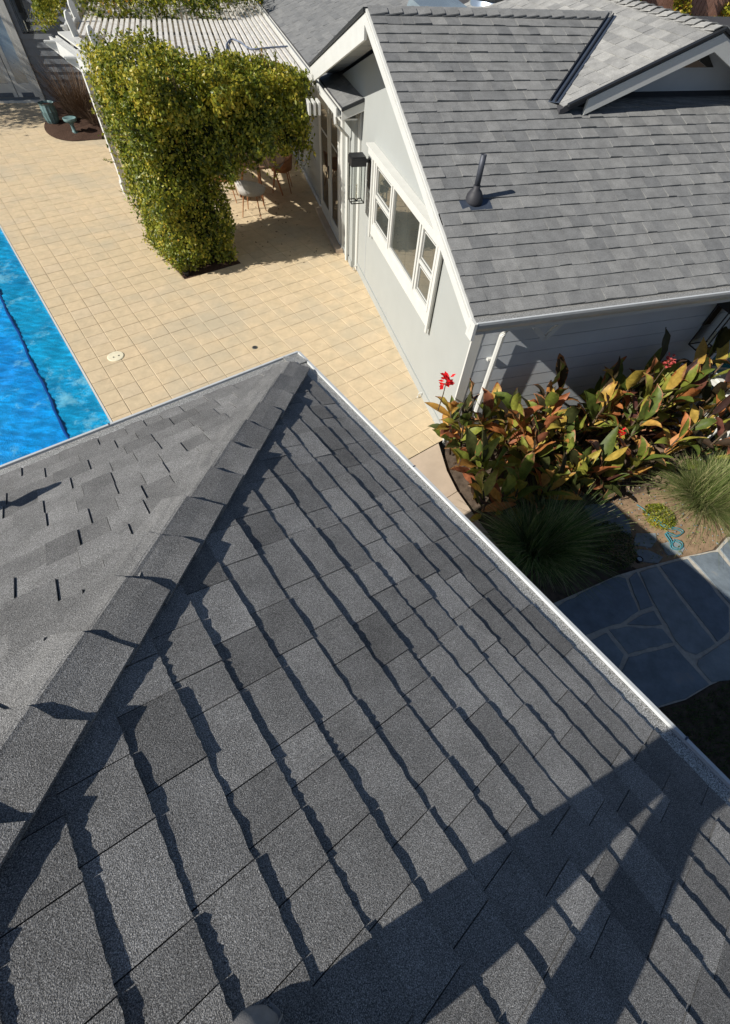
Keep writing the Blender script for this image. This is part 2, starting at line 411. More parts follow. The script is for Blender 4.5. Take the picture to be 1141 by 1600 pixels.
# buff dirt between the stones in the sun
farbed = [(-4.3, 19.9)]+[(-3.35-.95*math.cos(a)*1.0, 17.9-1.55*math.sin(a)) for a in np.linspace(.1, 1.75, 12)]+[(-2.3, 16.5), (-1.2, 16.6), (-.6, 19.9)]
rough_sheet('mulch_bed', G, dens(farbed, .4), .012, 'mulch', .07, 5)
sheet('vine_bed', N, [(2.24, 8.45), (3.405, 8.45), (3.405, 10.48), (2.24, 10.48)], -.004, 'mulch', kind='structure')

# flagstones
ST = dict(
 a=[(2.3,1.10),(2.57,1.06),(3.15,1.18),(3.62,1.24),(3.69,1.19),(3.63,0.99),(3.59,0.81),(3.30,0.73),(3.12,0.74),(2.85,0.71),(2.3,0.69)],
 b=[(3.71,1.19),(3.85,1.23),(3.82,1.01),(3.77,0.81),(3.61,0.80),(3.65,0.99)],
 c=[(3.89,1.24),(4.14,1.24),(4.15,0.75),(4.17,0.27),(3.89,0.22),(3.79,0.29),(3.77,0.40),(3.80,0.78)],
 d=[(4.18,1.24),(4.57,1.24),(4.60,0.94),(4.62,0.58),(4.43,0.34),(4.21,0.28),(4.19,0.74)],
 e=[(4.61,1.25),(5.02,1.22),(5.01,0.98),(4.77,0.61),(4.66,0.60),(4.65,0.95)],
 f=[(5.07,1.23),(5.31,1.33),(5.64,1.19),(5.26,0.80),(5.05,0.97)],
 g=[(3.36,0.71),(3.61,0.77),(3.75,0.77),(3.74,0.60),(3.54,0.66)],
 h=[(3.13,0.71),(3.34,0.69),(3.72,0.57),(3.74,0.41),(3.46,0.42),(3.18,0.43),(3.17,0.54)],
 i=[(2.82,0.66),(3.08,0.69),(3.14,0.43),(2.96,0.29),(2.91,0.42)],
 j=[(3.16,0.41),(3.73,0.38),(3.79,0.14),(3.82,-0.05),(3.48,-0.10),(3.15,-0.09),(2.92,-0.07),(2.93,0.24)],
 k=[(3.88,0.19),(4.21,0.25),(4.53,0.32),(4.50,-0.00),(4.05,-0.07),(3.85,-0.05),(3.82,0.14)],
 l=[(4.25,0.24),(4.45,0.31),(4.72,0.50),(4.93,0.44),(4.60,0.06),(4.57,0.33)],
 m=[(3.75,2.23),(4.17,2.18),(4.21,1.86),(4.10,1.66),(4.01,1.77),(3.72,1.92)],
 n=[(4.18,1.70),(4.43,1.63),(4.38,1.54),(4.24,1.47),(4.04,1.56)],
 o=[(4.38,1.49),(4.65,1.49),(4.66,1.36),(4.57,1.30),(4.37,1.33)],
 p=[(4.01,1.51),(4.20,1.45),(4.30,1.31),(4.20,1.27),(4.02,1.33)])
fl = MB(); q = [(2.2, .2), (2.9, -.07), (3.15, -.10), (3.48, -.11), (3.82, -.06), (4.5, -.02), (5.0, .1), (5.8, .5), (5.7, 1.25), (5.3, 1.36), (5.02, 1.24), (4.57, 1.26), (3.9, 1.26), (3.6, 1.25), (2.6, 1.12), (2.2, 1.12)]
fl.prism([G(x, y, -.2) for x, y in q], [G(x, y, -.006) for x, y in q])
flag = fl.build('flagstone_path', 'mortar', kind='structure')
for nm, poly in ST.items():
    rr = random.Random(nm); cx = sum(x for x, _ in poly)/len(poly); cw = sum(y for _, y in poly)/len(poly)
    dp = []
    for i in range(len(poly)):
        a, c = poly[i], poly[(i+1) % len(poly)]; L = math.hypot(a[0]-c[0], a[1]-c[1]); k = max(1, int(L/.09))
        for j in range(k):
            s_ = j/k; jit = .008
            dp.append((a[0]+(c[0]-a[0])*s_+rr.uniform(-jit, jit), a[1]+(c[1]-a[1])*s_+rr.uniform(-jit, jit)))
    sh = .975
    h = rr.uniform(.004, .012) if nm < 'm' else rr.uniform(.0, .006)
    o_ = [(cx+(x-cx)*sh, cw+(y-cw)*sh) for x, y in dp]; i_ = [(cx+(x-cx)*(sh-.02), cw+(y-cw)*(sh-.02)) for x, y in dp]
    n = len(dp); b = MB()
    tl = [rr.uniform(-.002, .002) for _ in dp]
    b.add([G(x, y, -.05) for x, y in o_]+[G(x, y, h-.006) for x, y in o_]+[G(x, y, h+tl[i]) for i, (x, y) in enumerate(i_)],
          [tuple(range(2*n, 3*n))]+[(i, (i+1) % n, n+(i+1) % n, n+i) for i in range(n)]+[(n+i, n+(i+1) % n, 2*n+(i+1) % n, 2*n+i) for i in range(n)], rr.random())
    b.build('flagstone', 'slate', flag)
plain('buff_dirt', (.27, .185, .115), .95, .1, 0, .3, 10, 60, .8)
rough_sheet('dirt', G, dens([(3.9, 1.27), (4.2, 1.26), (5.0, 1.26), (5.3, 1.38), (6, 1.6), (6, 2.3), (3.9, 2.2), (3.65, 1.6)], .15), -.022, 'buff_dirt', .018, 9)

# ---------------------------------------------------------------- shingled roofs
def smooth_noise(x, k): return (math.sin(x*7.3+k)+math.sin(x*17.1+k*2.3)+math.sin(x*41+k*1.7)*.6)/2.6
def tab_mesh(P, s0, s1, d0, d1, lip, mode, key, tone, lim_lo, lim_hi, b):
    """one shingle tab. P(s,d,h); lim(d)->limits of s."""
    a0, c0 = max(s0, lim_lo(d0)), min(s1, lim_hi(d0)); a1, c1 = max(s0, lim_lo(d1)), min(s1, lim_hi(d1))
    if c0-a0 < .012 and c1-a1 < .012: return False
    if c0 < a0: c0 = a0 = (a0+c0)/2
    if c1 < a1: c1 = a1 = (a1+c1)/2
    n = 10 if mode == 'near' else 7 if mode == 'left' else 1; vs = []; th = lip if mode == 'left' else .0008
    for i in range(n+1):
        f = i/n; x0 = a0+(c0-a0)*f; x1 = a1+(c1-a1)*f
        if mode == 'left': dj = .0015*math.sin(x0*60+key); h = .0062+lip
        elif mode == 'near':
            dj = .0010*smooth_noise(x0*9, key*1.3)+.0014*math.sin(x0*190+key); h = lip*(1+.07*smooth_noise(x0*5, key*.7))+.0013*math.sin(x0*331+key*3)
            xj = 0
        else: dj = .003*math.sin(x0*3+key); h = lip*(1+.35*smooth_noise(x0*1.5, key))
        vs += [P(x0, d0+dj-(.9*h if mode == 'left' else 0), -.004 if mode != 'left' else -.001), P(x0, d0+dj, h), P(x1, d1, th)]
    fs = []
    for i in range(n):
        k = i*3; fs += [(k, k+3, k+4, k+1), (k+1, k+4, k+5, k+2)]
    fs += [(0, 1, 2), (n*3, n*3+2, n*3+1)]
    b.add(vs, fs, tone); return True
class Roof:
    def __init__(s): s.tabs = []
    def course_set(s, P, smin, smax, d_start, expo, ncourse, wr, lips, mode, mat, parent, lim_lo, lim_hi, seed, tones=(0, 1), over=.018):
        rr = random.Random(seed)
        for k in range(ncourse):
            if isinstance(d_start, list): d0 = d_start[k]; expo = d_start[k+1]-d0
            else: d0 = d_start+k*expo
            d1 = d0+expo+over; x = smin-rr.uniform(0, wr[1]); prev = .5
            if lim_hi(d0)-lim_lo(d0) < .01: break
            thick = rr.random() < .5
            while x < smax:
                wd = rr.uniform(*wr); gap = .0028 if mode != 'far' else .0025
                tone = tones[0]+(tones[1]-tones[0])*min(1, max(0, rr.gauss(.5, .27)))
                lip = lips[1] if thick else lips[0]; lip *= rr.uniform(.85, 1.15); thick = not thick if rr.random() < (.97 if mode == 'left' else .8) else thick
                key = rr.uniform(0, 100)
                cx, cd_ = x+wd/2, d0+expo/2
                cxx = min(max(cx, lim_lo(cd_)), lim_hi(cd_)); p = project(P(cxx, cd_, 0))
                score = 0
                if p and -60 < p[0] < 1200 and -60 < p[1] < 1660: score = wd/p[2]
                s.tabs.append((score, (P, x+gap/2, x+wd-gap/2, d0, d1, lip, mode, key, tone, lim_lo, lim_hi), mat, parent, seed))
                x += wd
    def build(s, n_single=298):
        tabs = sorted(s.tabs, key=lambda q: -q[0]); rest = {}; k = 0
        for sc_, a, mat, parent, sd in tabs:
            if k < n_single and sc_ > 0:
                b = MB()
                if tab_mesh(*a, b): b.build('shingle', mat, parent); k += 1
            else:
                key = (mat, parent.name)
                if key not in rest: rest[key] = (MB(), mat, parent)
                tab_mesh(*a, rest[key][0])
        for b, mat, parent in rest.values():
            if b.v: b.build('shingle_courses', mat, parent, kind='stuff')
SL, SLN = .4167, math.sqrt(1+.4167**2)
UE, VE, ZE = 1.105, 2.15, 2.605
nR = (UN*SL+Vector((0, 0, 1)))/SLN; nL = (VN*SL+Vector((0, 0, 1)))/SLN
def PR(s, d, h): return N(UE-d, s, ZE+SL*d)+nR*h            # s = v
def PL(s, d, h): return N(s, VE-d, ZE+SL*d)+nL*h            # s = u
near = thing('hip_roofed_house', 'near house seen from above with dark shingled hip roof filling the foreground', 'house', N(-3, -3, 0))
b = MB(); b.box(N, -7.0, .62, -9.5, 1.66, -.3, 2.5); b.build('wall', 'siding_paint', near)
# roof decks (solid)
EU, EV = UE-VE, 0
ridge_d = 4.3
def deck(parent, pts_top, mat, th=.05):
    b = MB(); dn = Vector((0, 0, -th)); b.prism([p+dn for p in pts_top], pts_top); return b.build('roof', mat, parent)
rR = deck(near, [PR(VE+.0, 0, -.006), PR(VE-ridge_d, ridge_d, -.006), PR(-8, ridge_d, -.006), PR(-10.2, 0, -.006)], 'felt')
rL = deck(near, [PL(UE, 0, -.006), PL(-7.6, 0, -.006), PL(UE-ridge_d, ridge_d, -.006)], 'felt')
b = MB(); A = UE-ridge_d
b.prism([N(UE-.05, -10.2, 2.5), N(-7.6, -10.2, 2.5), N(-7.6, VE-.05, 2.5), N(UE-.05, VE-.05, 2.5)], [N(UE-.05, -10.2, 2.53), N(-7.6, -10.2, 2.53), N(-7.6, VE-.05, 2.53), N(UE-.05, VE-.05, 2.53)])
b.build('soffit', 'soffit_paint', near)
rf = Roof()
CS = [q_-.034 for q_ in (.045, .148, .245, .350, .460, .580, .703, .830, .963, 1.096, 1.229, 1.358, 1.489, 1.622, 1.756, 1.89, 2.02, 2.15)]
rf.course_set(PR, -1.9, VE, CS, .1322, 17, (.10, .25), (.0080, .0112), 'near', 'near_shingle', rR, lambda d: -2.2, lambda d: VE-d, 11)
rf.course_set(PL, -2.0, UE, .012, .1225, 17, (.09, .22), (.0006, .0056), 'left', 'near_shingle', rL, lambda d: -2.4, lambda d: UE-d, 12, (0, .8))
rf.build(298)
# hip caps
rr = random.Random(4)
for k in range(16):
    e0 = .055+k*.139; L = .139+.035; hw = .125+rr.uniform(-.004, .004)
    def cp(d, w_, side, h):     # d = run along both axes ; w_ = distance from the hip in plan
        q = w_/math.sqrt(2)
        if side > 0: return N(UE-d+q, VE-d-q, ZE+SL*(d-q))+Vector((0, 0, h))
        if side < 0: return N(UE-d-q, VE-d+q, ZE+SL*(d-q))+Vector((0, 0, h))
        return N(UE-d, VE-d, ZE+SL*d)+Vector((0, 0, h))
    th = .009; lift = .026+rr.uniform(-.004, .004); up = .006
    prof = [(-1, 1.0, .013), (-1, .5, .015), (-1, .08, .015), (0, 0, .011), (1, .08, .010), (1, .5, .011), (1, 1.0, .013)]
    vs = []
    for (d, ex) in ((e0, lift), (e0+L, up)):
        for lay in (0, 1):
            for (sd, wf, hh) in prof:
                warp = .004*math.sin(k*2.1+wf*3*sd)
                vs.append(cp(d+(.006*math.sin(wf*5+k) if d == e0 else 0), hw*wf, sd, ex*(1 if sd >= 0 else (.85 if wf < .2 else .55 if wf < .7 else .2))+hh+warp-(th if lay == 0 else 0)))
    n = 7; fs = []
    for i in range(n-1):
        fs += [(n+i, n+i+1, 3*n+i+1, 3*n+i), (i+1, i, 2*n+i, 2*n+i+1), (i, i+1, n+i+1, n+i), (2*n+i+1, 2*n+i, 3*n+i, 3*n+i+1)]
    fs += [(0, n, 3*n, 2*n), (n-1, 3*n-1, 4*n-1, 2*n-1)]
    MB().add(vs, fs, rr.uniform(.2, .6)).build('hip_cap', 'near_shingle', rR)
# gutter with mesh guard
def gutter(fr_pts, parent, out, z, name='gutter'):
    p, q = fr_pts; d = (q-p).normalized(); o = out.normalized()
    prof = [(-.115, -.10), (-.03, -.105), (.0, -.06), (.012, -.02), (.012, .004), (-.004, .006), (-.006, -.004), (-.012, -.012), (-.03, -.09), (-.11, -.088)]
    a = [p+o*x+Vector((0, 0, z+y)) for x, y in prof]; c = [q+o*x+Vector((0, 0, z+y)) for x, y in prof]
    b = MB(); b.prism(a, c); g = b.build(name, 'gutter_metal', parent)
    b = MB(); pr2 = [(-.118, .008), (-.012, -.004), (-.012, -.008), (-.118, .003)]
    b.prism([p+o*x+Vector((0, 0, z+y)) for x, y in pr2], [q+o*x+Vector((0, 0, z+y)) for x, y in pr2]); b.build('gutter_guard', 'mesh', g)
    return g
up = UE+.075; vp_ = VE+.075
gR = gutter((N(up, vp_, 0), N(up, -10.2, 0)), near, UN, ZE-.008)
gL = gutter((N(up, vp_, 0), N(-7.6, vp_, 0)), near, VN, ZE-.008)
for v in (1.02, -.62): MB().box(N, up-.004, up+.0145, v-.003, v+.003, ZE-.02, ZE-.0005).build('gutter_joint', 'flashing', gR)
MB().box(N, -.06, -.054, vp_-.004, vp_+.0145, ZE-.02, ZE-.0005).build('gutter_joint', 'flashing', gL)
# vent on near roof, casting the pointed shadow from the left
vb = PL(-.86, .33, 0)
v = thing('roof_vent', 'hooded metal vent on the near roof left of the hip whose shadow reaches in', 'vent', vb)
b = MB(); b.tube([vb, vb+Vector((0, 0, .19)), vb+Vector((0, 0, .27))+UN*.05, vb+Vector((0, 0, .29))+UN*.16], [.065, .065, .062, .02], 14); b.build('vent_pipe', 'lead', v, True)
b = MB(); b.tube([vb-Vector((0, 0, .01)), vb+Vector((0, 0, .06))], [.10, .06], 14); b.build('flashing_boot', 'flashing', v, True)

# ---------------------------------------------------------------- gable house
XR, WE_, ZG, SG = 1.97, 3.11, 2.27, .36
WR, ZR = 6.80, 3.598; SB = .31
XW, WF = 2.42, 3.71
XD = 5.32                                   # dormer ridge
gh = thing('gabled_house', 'pale grey gabled house with grey shingle roof and white trim across the patio', 'house', G(5, 7, 0))
# gable wall
b = MB(); o_ = [(WF, -.3), (9.0, -.3), (9.0, 2.35), (10.0, 2.45), (WR, ZR-.16), (WF, ZG+SG*(WF-WE_)-.16)]
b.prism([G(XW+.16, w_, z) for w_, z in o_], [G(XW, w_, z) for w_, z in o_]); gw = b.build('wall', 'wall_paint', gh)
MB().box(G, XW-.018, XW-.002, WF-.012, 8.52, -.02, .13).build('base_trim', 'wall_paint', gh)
for w_ in (7.95,): MB().box(G, XW-.006, XW-.001, w_-.004, w_+.004, .14, 1.0).build('panel_joint', 'siding_paint', gh)
# corner boards
MB().box(G, XW-.022, XW+.10, WF-.006, WF+.02, -.05, 2.28).build('corner_trim', 'white_paint', gh)
MB().box(G, XW-.03, XW-.002, 8.44, 8.56, -.02, 2.40).build('corner_trim', 'white_paint', gh)
# front wall, clapboards
b = MB(); b.box(G, XW+.02, 9.5, WF+.03, WF+.16, -.3, 2.3); b.build('wall', 'siding_paint', gh)
for k in range(13):
    z0 = -.1+k*.178
    o_ = [(WF-.003, z0), (WF+.03, z0), (WF+.03, z0+.171), (WF-.0005, z0+.171)]
    MB().prism([G(XW+.10, w_, z) for w_, z in o_], [G(9.5, w_, z) for w_, z in o_]).build('siding_board', 'siding_paint', gh)
# downspout on the front wall near the corner
b = MB(); b.tube([G(2.79, 3.42, 2.09), G(2.76, 3.50, 1.86), G(2.72, 3.60, 1.76), G(2.71, 3.63, 1.66), G(2.71, 3.63, .0)], [.034]*5, 8); b.build('downspout', 'white_paint', gh)
for z in (1.3, .4): MB().box(G, 2.66, 2.76, 3.67, 3.708, z, z+.03).build('downspout_strap', 'white_paint', gh)
# eave bracket
b = MB(); P0, P1, P2 = G(2.80, 3.3, 1.96), G(2.98, 3.3, 1.80), G(3.12, 3.3, 1.99)
b.bar(P0, P1, .05, .035, up=WG); b.bar(P1, P2, .05, .035, up=WG); b.bar(G(2.74, 3.3, 2.04), G(3.18, 3.3, 2.06), .05, .035, up=WG); b.build('eave_bracket', 'white_paint', gh)

nG = Vector((-WG.x*SG, -WG.y*SG, 1)).normalized()
def PG(s, d, h): return G(s, WE_+d, ZG+SG*d)+nG*h
DR = WR-WE_
rG = deck(gh, [PG(XR+.02, 0, -.01), PG(XR+.02, DR, -.01), PG(9.6, DR, -.01), PG(9.6, 0, -.01)], 'felt')
rB = deck(gh, [G(XR+.02, WR, ZR), G(XR+.02, 10.05, ZR-SB*3.25), G(9.6, 10.05, ZR-SB*3.25), G(9.6, WR, ZR)], 'far_shingle')
MB().box(G, 9.3, 9.5, 3.74, 12, -.3, 3.0).build('wall', 'siding_paint', gh)
# dormer (cross gable)
ZD0, XD0 = 3.12, 3.72
nD = Vector((-XG.x*SG, -XG.y*SG, 1)).normalized()
WD = 5.30
def PD(s, d, h): return G(XD0+d, s, ZD0+SG*d)+nD*h          # s = w ; d = x
ZDR = ZD0+SG*(XD-XD0)
def valley_w(d):    # front limit: where the dormer plane leaves the main roof
    z = ZD0+SG*d; return max(WD, WE_+(z-ZG)/SG) if False else WD
# visible part of the dormer slope: above the main roof: main z at (x,w) < dormer z
def vw(d): return WE_+(ZD0+SG*d-ZG)/SG
rD = deck(gh, [PD(WD, -.02, -.01), PD(vw(0), .0, -.01), PD(WR+.02, XD0*0+(ZR-ZD0)/SG, -.01), PD(11.0, 0.4, -.01), PD(11.0, XD-XD0, -.01), PD(WD, XD-XD0, -.01)], 'felt', .05)
b = MB(); e_ = [(XD, WD), (XD, 11), (XD+2.2, 11), (XD+2.2, WD)]
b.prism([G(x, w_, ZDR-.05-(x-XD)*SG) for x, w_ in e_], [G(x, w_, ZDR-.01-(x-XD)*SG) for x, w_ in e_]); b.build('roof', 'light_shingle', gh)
rg = Roof()
def main_hi(d):   # main slope stops at the valley of the dormer
    w_ = WE_+d; z = ZG+SG*d
    if w_ < 5.47: return 9.6
    return XD0+(z-ZD0)/SG-.02 if w_ > 5.47 else 9.6
rg.course_set(PG, XR, 9.5, .012, .1325, 28, (.10, .24), (.010, .0145), 'far', 'far_shingle', rG, lambda d: XR, main_hi, 21)
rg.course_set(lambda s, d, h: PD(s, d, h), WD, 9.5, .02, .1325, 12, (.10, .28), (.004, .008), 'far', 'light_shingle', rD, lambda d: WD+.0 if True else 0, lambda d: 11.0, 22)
# dormer tabs: restrict to the area above the main roof
def d_lo(d): return WD
ND = []
for tb in rg.tabs:
    if tb[4] == 22:
        a = tb[1]; d = a[3]
        if a[0](a[2], d, 0) is None: continue
        w_ = a[2]
        # main roof hides everything with w < valley only on its own side; the slope itself starts where it clears the main roof
    ND.append(tb)
rg.tabs = ND
# wing roof
XWE, ZWE, SWG, WW0 = 2.09, 2.42, .33, 8.38
nW = Vector((-XG.x*SWG, -XG.y*SWG, 1)).normalized()
def PW(s, d, h): return G(XWE+d, s, ZWE+SWG*d)+nW*h
rW = deck(gh, [PW(WW0+.004, 0, -.01), PW(WW0+.004, .34, -.01), PW(9.4, .36, -.01), PW(9.95, .9, -.01), PW(9.95, 2.3, -.01), PW(26, 2.3, -.01), PW(26, 0, -.01)], 'felt', .03)
b = MB(); b.prism([PW(9.95, 2.3, -.01), PW(26, 2.3, -.01), G(9.5, 26, 1.5), G(9.5, 9.95, 1.5)], [PW(9.95, 2.3, .02), PW(26, 2.3, .02), G(9.5, 26, 1.53), G(9.5, 9.95, 1.53)]); b.build('roof', 'far_shingle', gh)
def w_lo(d): return WW0 if d < .45 else 9.95
rg.course_set(PW, WW0, 25, .012, .1325, 17, (.2, .5), (.004, .008), 'far', 'far_shingle', rW, w_lo, lambda d: 25, 23, (0, .7))
rg.build(298)
# rake boards, drip edges
def rake(p, q, parent, out, h=.17, th=.03, mat='white_paint', name='rake_board', drop=.03):
    b = MB(); d = Vector((0, 0, 1)); o = out.normalized()
    for_ = [(0, -drop-h), (th, -drop-h), (th, -drop), (0, -drop)]
    b.prism([p+o*x+d*y for x, y in for_], [q+o*x+d*y for x, y in for_]); b.build(name, mat, parent)
ea = G(XR, WE_-.02, ZG-.01); ra = G(XR, WR, ZR); la = G(XR, 10.05, ZR-SB*3.25)
rake(ea, ra, gh, -XG, .085); rake(ra, la, gh, -XG, .20)
rake(ea, ra, gh, -XG, .022, .022, 'white_paint', 'drip_edge', 0.0)
rake(ra, la, gh, -XG, .035, .05, 'black_metal', 'drip_edge', -.012)
# soffit boards under the rake
for (wa, za, wb, zb, n) in ((WE_+.05, ZG+.02, WR, ZR, 1), (WR, ZR, 10.0, ZR-SB*3.2, 9)):
    for k in range(n):
        f0, f1 = k/n, (k+1)/n-.004
        w0, w1 = wa+(wb-wa)*f0, wa+(wb-wa)*f1; z0, z1 = za+(zb-za)*f0-.09, za+(zb-za)*f1-.09
        MB().prism([G(XR+.03, w0, z0-.02), G(XW, w0, z0-.02), G(XW, w1, z1-.02), G(XR+.03, w1, z1-.02)], [G(XR+.03, w0, z0), G(XW, w0, z0), G(XW, w1, z1), G(XR+.03, w1, z1)]).build('soffit_board', 'soffit_paint', gh)
# front eave soffit + fascia + gutter
MB().prism([G(XW+.01, WE_+.04, 2.10), G(9.5, WE_+.04, 2.10), G(9.5, WF, 2.12), G(XW+.01, WF, 2.12)], [G(XW+.01, WE_+.04, 2.12), G(9.5, WE_+.04, 2.12), G(9.5, WF, 2.14), G(XW+.01, WF, 2.14)]).build('soffit', 'white_paint', gh)
MB().box(G, XR+.0, 9.6, WE_+.015, WE_+.038, 2.08, 2.25).build('fascia', 'white_paint', gh)
gutter((G(XR, WE_-.075, 0), G(9.6, WE_-.075, 0)), gh, -WG, ZG-.008)
MB().box(G, XR-.028, XR-.0, WE_-.09, WE_+.03, 2.10, 2.262).build('gutter_end', 'white_paint', gh)
# main ridge caps
rr = random.Random(8)
for k in range(18):
    x0 = XR+.0+k*.166; L = .2; hw = .11
    if x0 > 4.95: break
    l0, l1 = .012, .034
    def rp(x, wv, h): return G(x, WR+wv, ZR-abs(wv)*(SG if wv < 0 else SB)+h)
    vs = []
    for x, hh in ((x0, l0), (x0+L, l1)):
        for lay in (-.009, 0): vs += [rp(x, -hw, hh+lay), rp(x, -.03, hh+lay), rp(x, .03, hh+lay), rp(x, hw, hh+lay)]
    fs = []
    for i in range(3): fs += [(4+i, 5+i, 13+i, 12+i), (i+1, i, 8+i, 9+i), (i, i+1, 5+i, 4+i), (9+i, 8+i, 12+i, 13+i)]
    fs += [(0, 4, 12, 8), (3, 11, 15, 7)]
    MB().add(vs, fs, rr.uniform(.1, .6)).build('ridge_cap', 'far_shingle', rG)
# dormer ridge caps
for k in range(30):
    w0 = WD+.0+k*.15
    def rp(wv, x, h): return G(XD+x, wv, ZDR-abs(x)*SG+h)
    vs = []
    for wv, hh in ((w0, .034), (w0+.18, .012)):
        for lay in (-.009, 0): vs += [rp(wv, -.11, hh+lay), rp(wv, -.03, hh+lay), rp(wv, .03, hh+lay), rp(wv, .11, hh+lay)]
    fs = []
    for i in range(3): fs += [(4+i, 5+i, 13+i, 12+i), (i+1, i, 8+i, 9+i), (i, i+1, 5+i, 4+i), (9+i, 8+i, 12+i, 13+i)]
    fs += [(0, 4, 12, 8), (3, 11, 15, 7)]
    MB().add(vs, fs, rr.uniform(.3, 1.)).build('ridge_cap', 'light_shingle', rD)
# valley flashing with rib
va, vb_ = G(XD0-.02, 5.45, ZD0), G(4.99, WR-.08, ZR-.02)
vd = (vb_-va).normalized(); sdv = vd.cross(Vector((0, 0, 1))).normalized()
va0 = va-vd*.02
b = MB(); o_ = [(-.055, .010), (.06, .018), (.06, .024), (-.055, .016)]
b.prism([va0+sdv*x+Vector((0, 0, y)) for x, y in o_], [vb_+sdv*x+Vector((0, 0, y)) for x, y in o_]); vf = b.build('valley_flashing', 'flashing', gh)
for off, mt in ((-.045, 'black_metal'), (.012, 'black_metal')):
    b = MB(); b.prism([va0+sdv*(x+off)+Vector((0, 0, y)) for x, y in ((0, .018), (.014, .018), (.014, .04), (0, .04))], [vb_+sdv*(x+off)+Vector((0, 0, y)) for x, y in ((0, .018), (.014, .018), (.014, .04), (0, .04))])
    b.build('flashing_rib', mt, vf)
# dormer front
dp0, dpk, dp1 = G(XD0+.05, WD, ZD0+.02), G(XD, WD, ZDR), G(XD+1.9, WD, ZDR-1.9*SG)
rake(dp0+XG*.22+Vector((0, 0, .079)), dpk, gh, -WG, .13, .03); rake(dpk, dp1, gh, -WG, .13, .03)
rake(dp0, dpk, gh, -WG, .022, .045, 'black_metal', 'drip_edge', -.012); rake(dpk, dp1, gh, -WG, .022, .045, 'black_metal', 'drip_edge', -.012)
zb = ZG+SG*(5.62-WE_)
b = MB(); o_ = [(XD0+.3, zb-.3), (XD+1.6, zb-.3), (XD+1.6, ZDR-1.6*SG-.06), (XD, ZDR-.06), (XD0+.3, ZD0+.3*SG-.06)]
b.prism([G(x, 5.62, z) for x, z in o_], [G(x, 5.70, z) for x, z in o_]); b.build('wall', 'siding_paint', gh)
b = MB(); o_ = [(4.95, 3.36), (5.75, 3.36), (5.40, 3.58), (5.24, 3.58)]
b.prism([G(x, 5.61, z) for x, z in o_], [G(x, 5.60, z) for x, z in o_]); b.build('window', 'door_glass', gh)
# wing: wall, fascia, gutter, end rake
MB().box(G, 2.33, 2.5, 8.56, 20, -.3, 2.42).build('wall', 'wall_paint', gh)
MB().box(G, 2.312, 2.328, 8.57, 9.18, -.02, .11).build('base_trim', 'wall_paint', gh)
MB().box(G, 2.295, 2.328, 11.2, 19.9, -.02, .10).build('base_trim', 'siding_paint', gh)
rake(G(XWE-.02, WW0, ZWE), G(2.43, WW0, ZWE+.34*SWG), gh, -WG, .10, .03)
rake(G(XWE-.02, WW0, ZWE), G(2.43, WW0, ZWE+.34*SWG), gh, -WG, .035, .045, 'black_metal', 'drip_edge', -.012)
MB().box(G, XWE-.01, 2.33, WW0+.02, 19, 2.28, 2.30).build('soffit', 'white_paint', gh)
MB().box(G, XWE-.0, XWE+.02, WW0, 20, 2.28, 2.40).build('fascia', 'white_paint', gh)
MB().box(G, 1.985, 2.005, WW0-.01, 20, 2.33, 2.435).build('gutter', 'white_paint', gh)
MB().box(G, 2.005, XWE-.002, WW0-.01, 20, 2.33, 2.345).build('gutter_trough', 'white_paint', gh)
for w_ in (8.7,):
    b = MB(); b.tube([G(2.05, w_, 2.33), G(2.05, w_, 2.18), G(2.28, w_+.1, 1.98), G(2.28, w_+.1, .03)], .03, 4); b.build('downspout', 'white_paint', gh)
# french doors in the wing
fd = MB().box(G, 2.285, 2.34, 9.18, 11.16, 0, 2.16).build('door_frame', 'white_paint', gh)
for w0, w1 in ((9.34, 10.10), (10.16, 10.98)):
    lf = MB(); st_ = .11
    lf.box(G, 2.262, 2.284, w0, w0+st_, .09, 2.05); lf.box(G, 2.262, 2.284, w1-st_, w1, .09, 2.05)
    lf.box(G, 2.262, 2.284, w0+st_, w1-st_, .09, .33); lf.box(G, 2.262, 2.284, w0+st_, w1-st_, 1.94, 2.05)
    lf = lf.build('door', 'white_paint', gh)
    MB().box(G, 2.274, 2.283, w0+st_, w1-st_, .33, 1.94).build('pane', 'door_glass', lf)
    MB().box(G, 2.266, 2.273, w0+st_, w1-st_, 1.55, 1.58).build('muntin', 'white_paint', lf)
b = MB(); b.box(G, 2.245, 2.262, 10.17, 10.20, .95, 1.15); b.tube([G(2.235, 10.19, 1.03), G(2.215, 10.19, 1.03), G(2.215, 10.29, 1.03)], .01, 6); b.build('door_handle', 'black_metal', gh)
MB().box(G, 2.15, 2.30, 9.15, 11.2, 0.0, .075).build('threshold', 'concrete', gh)
# triple window in the gable wall
def frame(fr_x, w0, w1, z0, z1, t, name, parent, dx0=0, dx1=.03, mat='white_paint'):
    b = MB()
    b.box(G, fr_x-dx1, fr_x-dx0, w0, w0+t, z0, z1); b.box(G, fr_x-dx1, fr_x-dx0, w1-t, w1, z0, z1)
    b.box(G, fr_x-dx1, fr_x-dx0, w0+t, w1-t, z0, z0+t); b.box(G, fr_x-dx1, fr_x-dx0, w0+t, w1-t, z1-t, z1)
    return b.build(name, mat, parent)
win = MB().box(G, XW-.012, XW-.002, 4.85, 7.60, 1.06, 2.06).build('window', 'curtain', gh)
b = MB()
b.box(G, XW-.045, XW-.013, 4.80, 4.90, 1.03, 2.06); b.box(G, XW-.045, XW-.013, 7.50, 7.60, 1.03, 2.06)
b.box(G, XW-.045, XW-.013, 4.90, 7.50, 1.03, 1.20); b.build('window_frame', 'white_paint', win)
MB().box(G, XW-.10, XW-.003, 4.74, 7.72, 2.075, 2.17).build('window_head', 'white_paint', win)
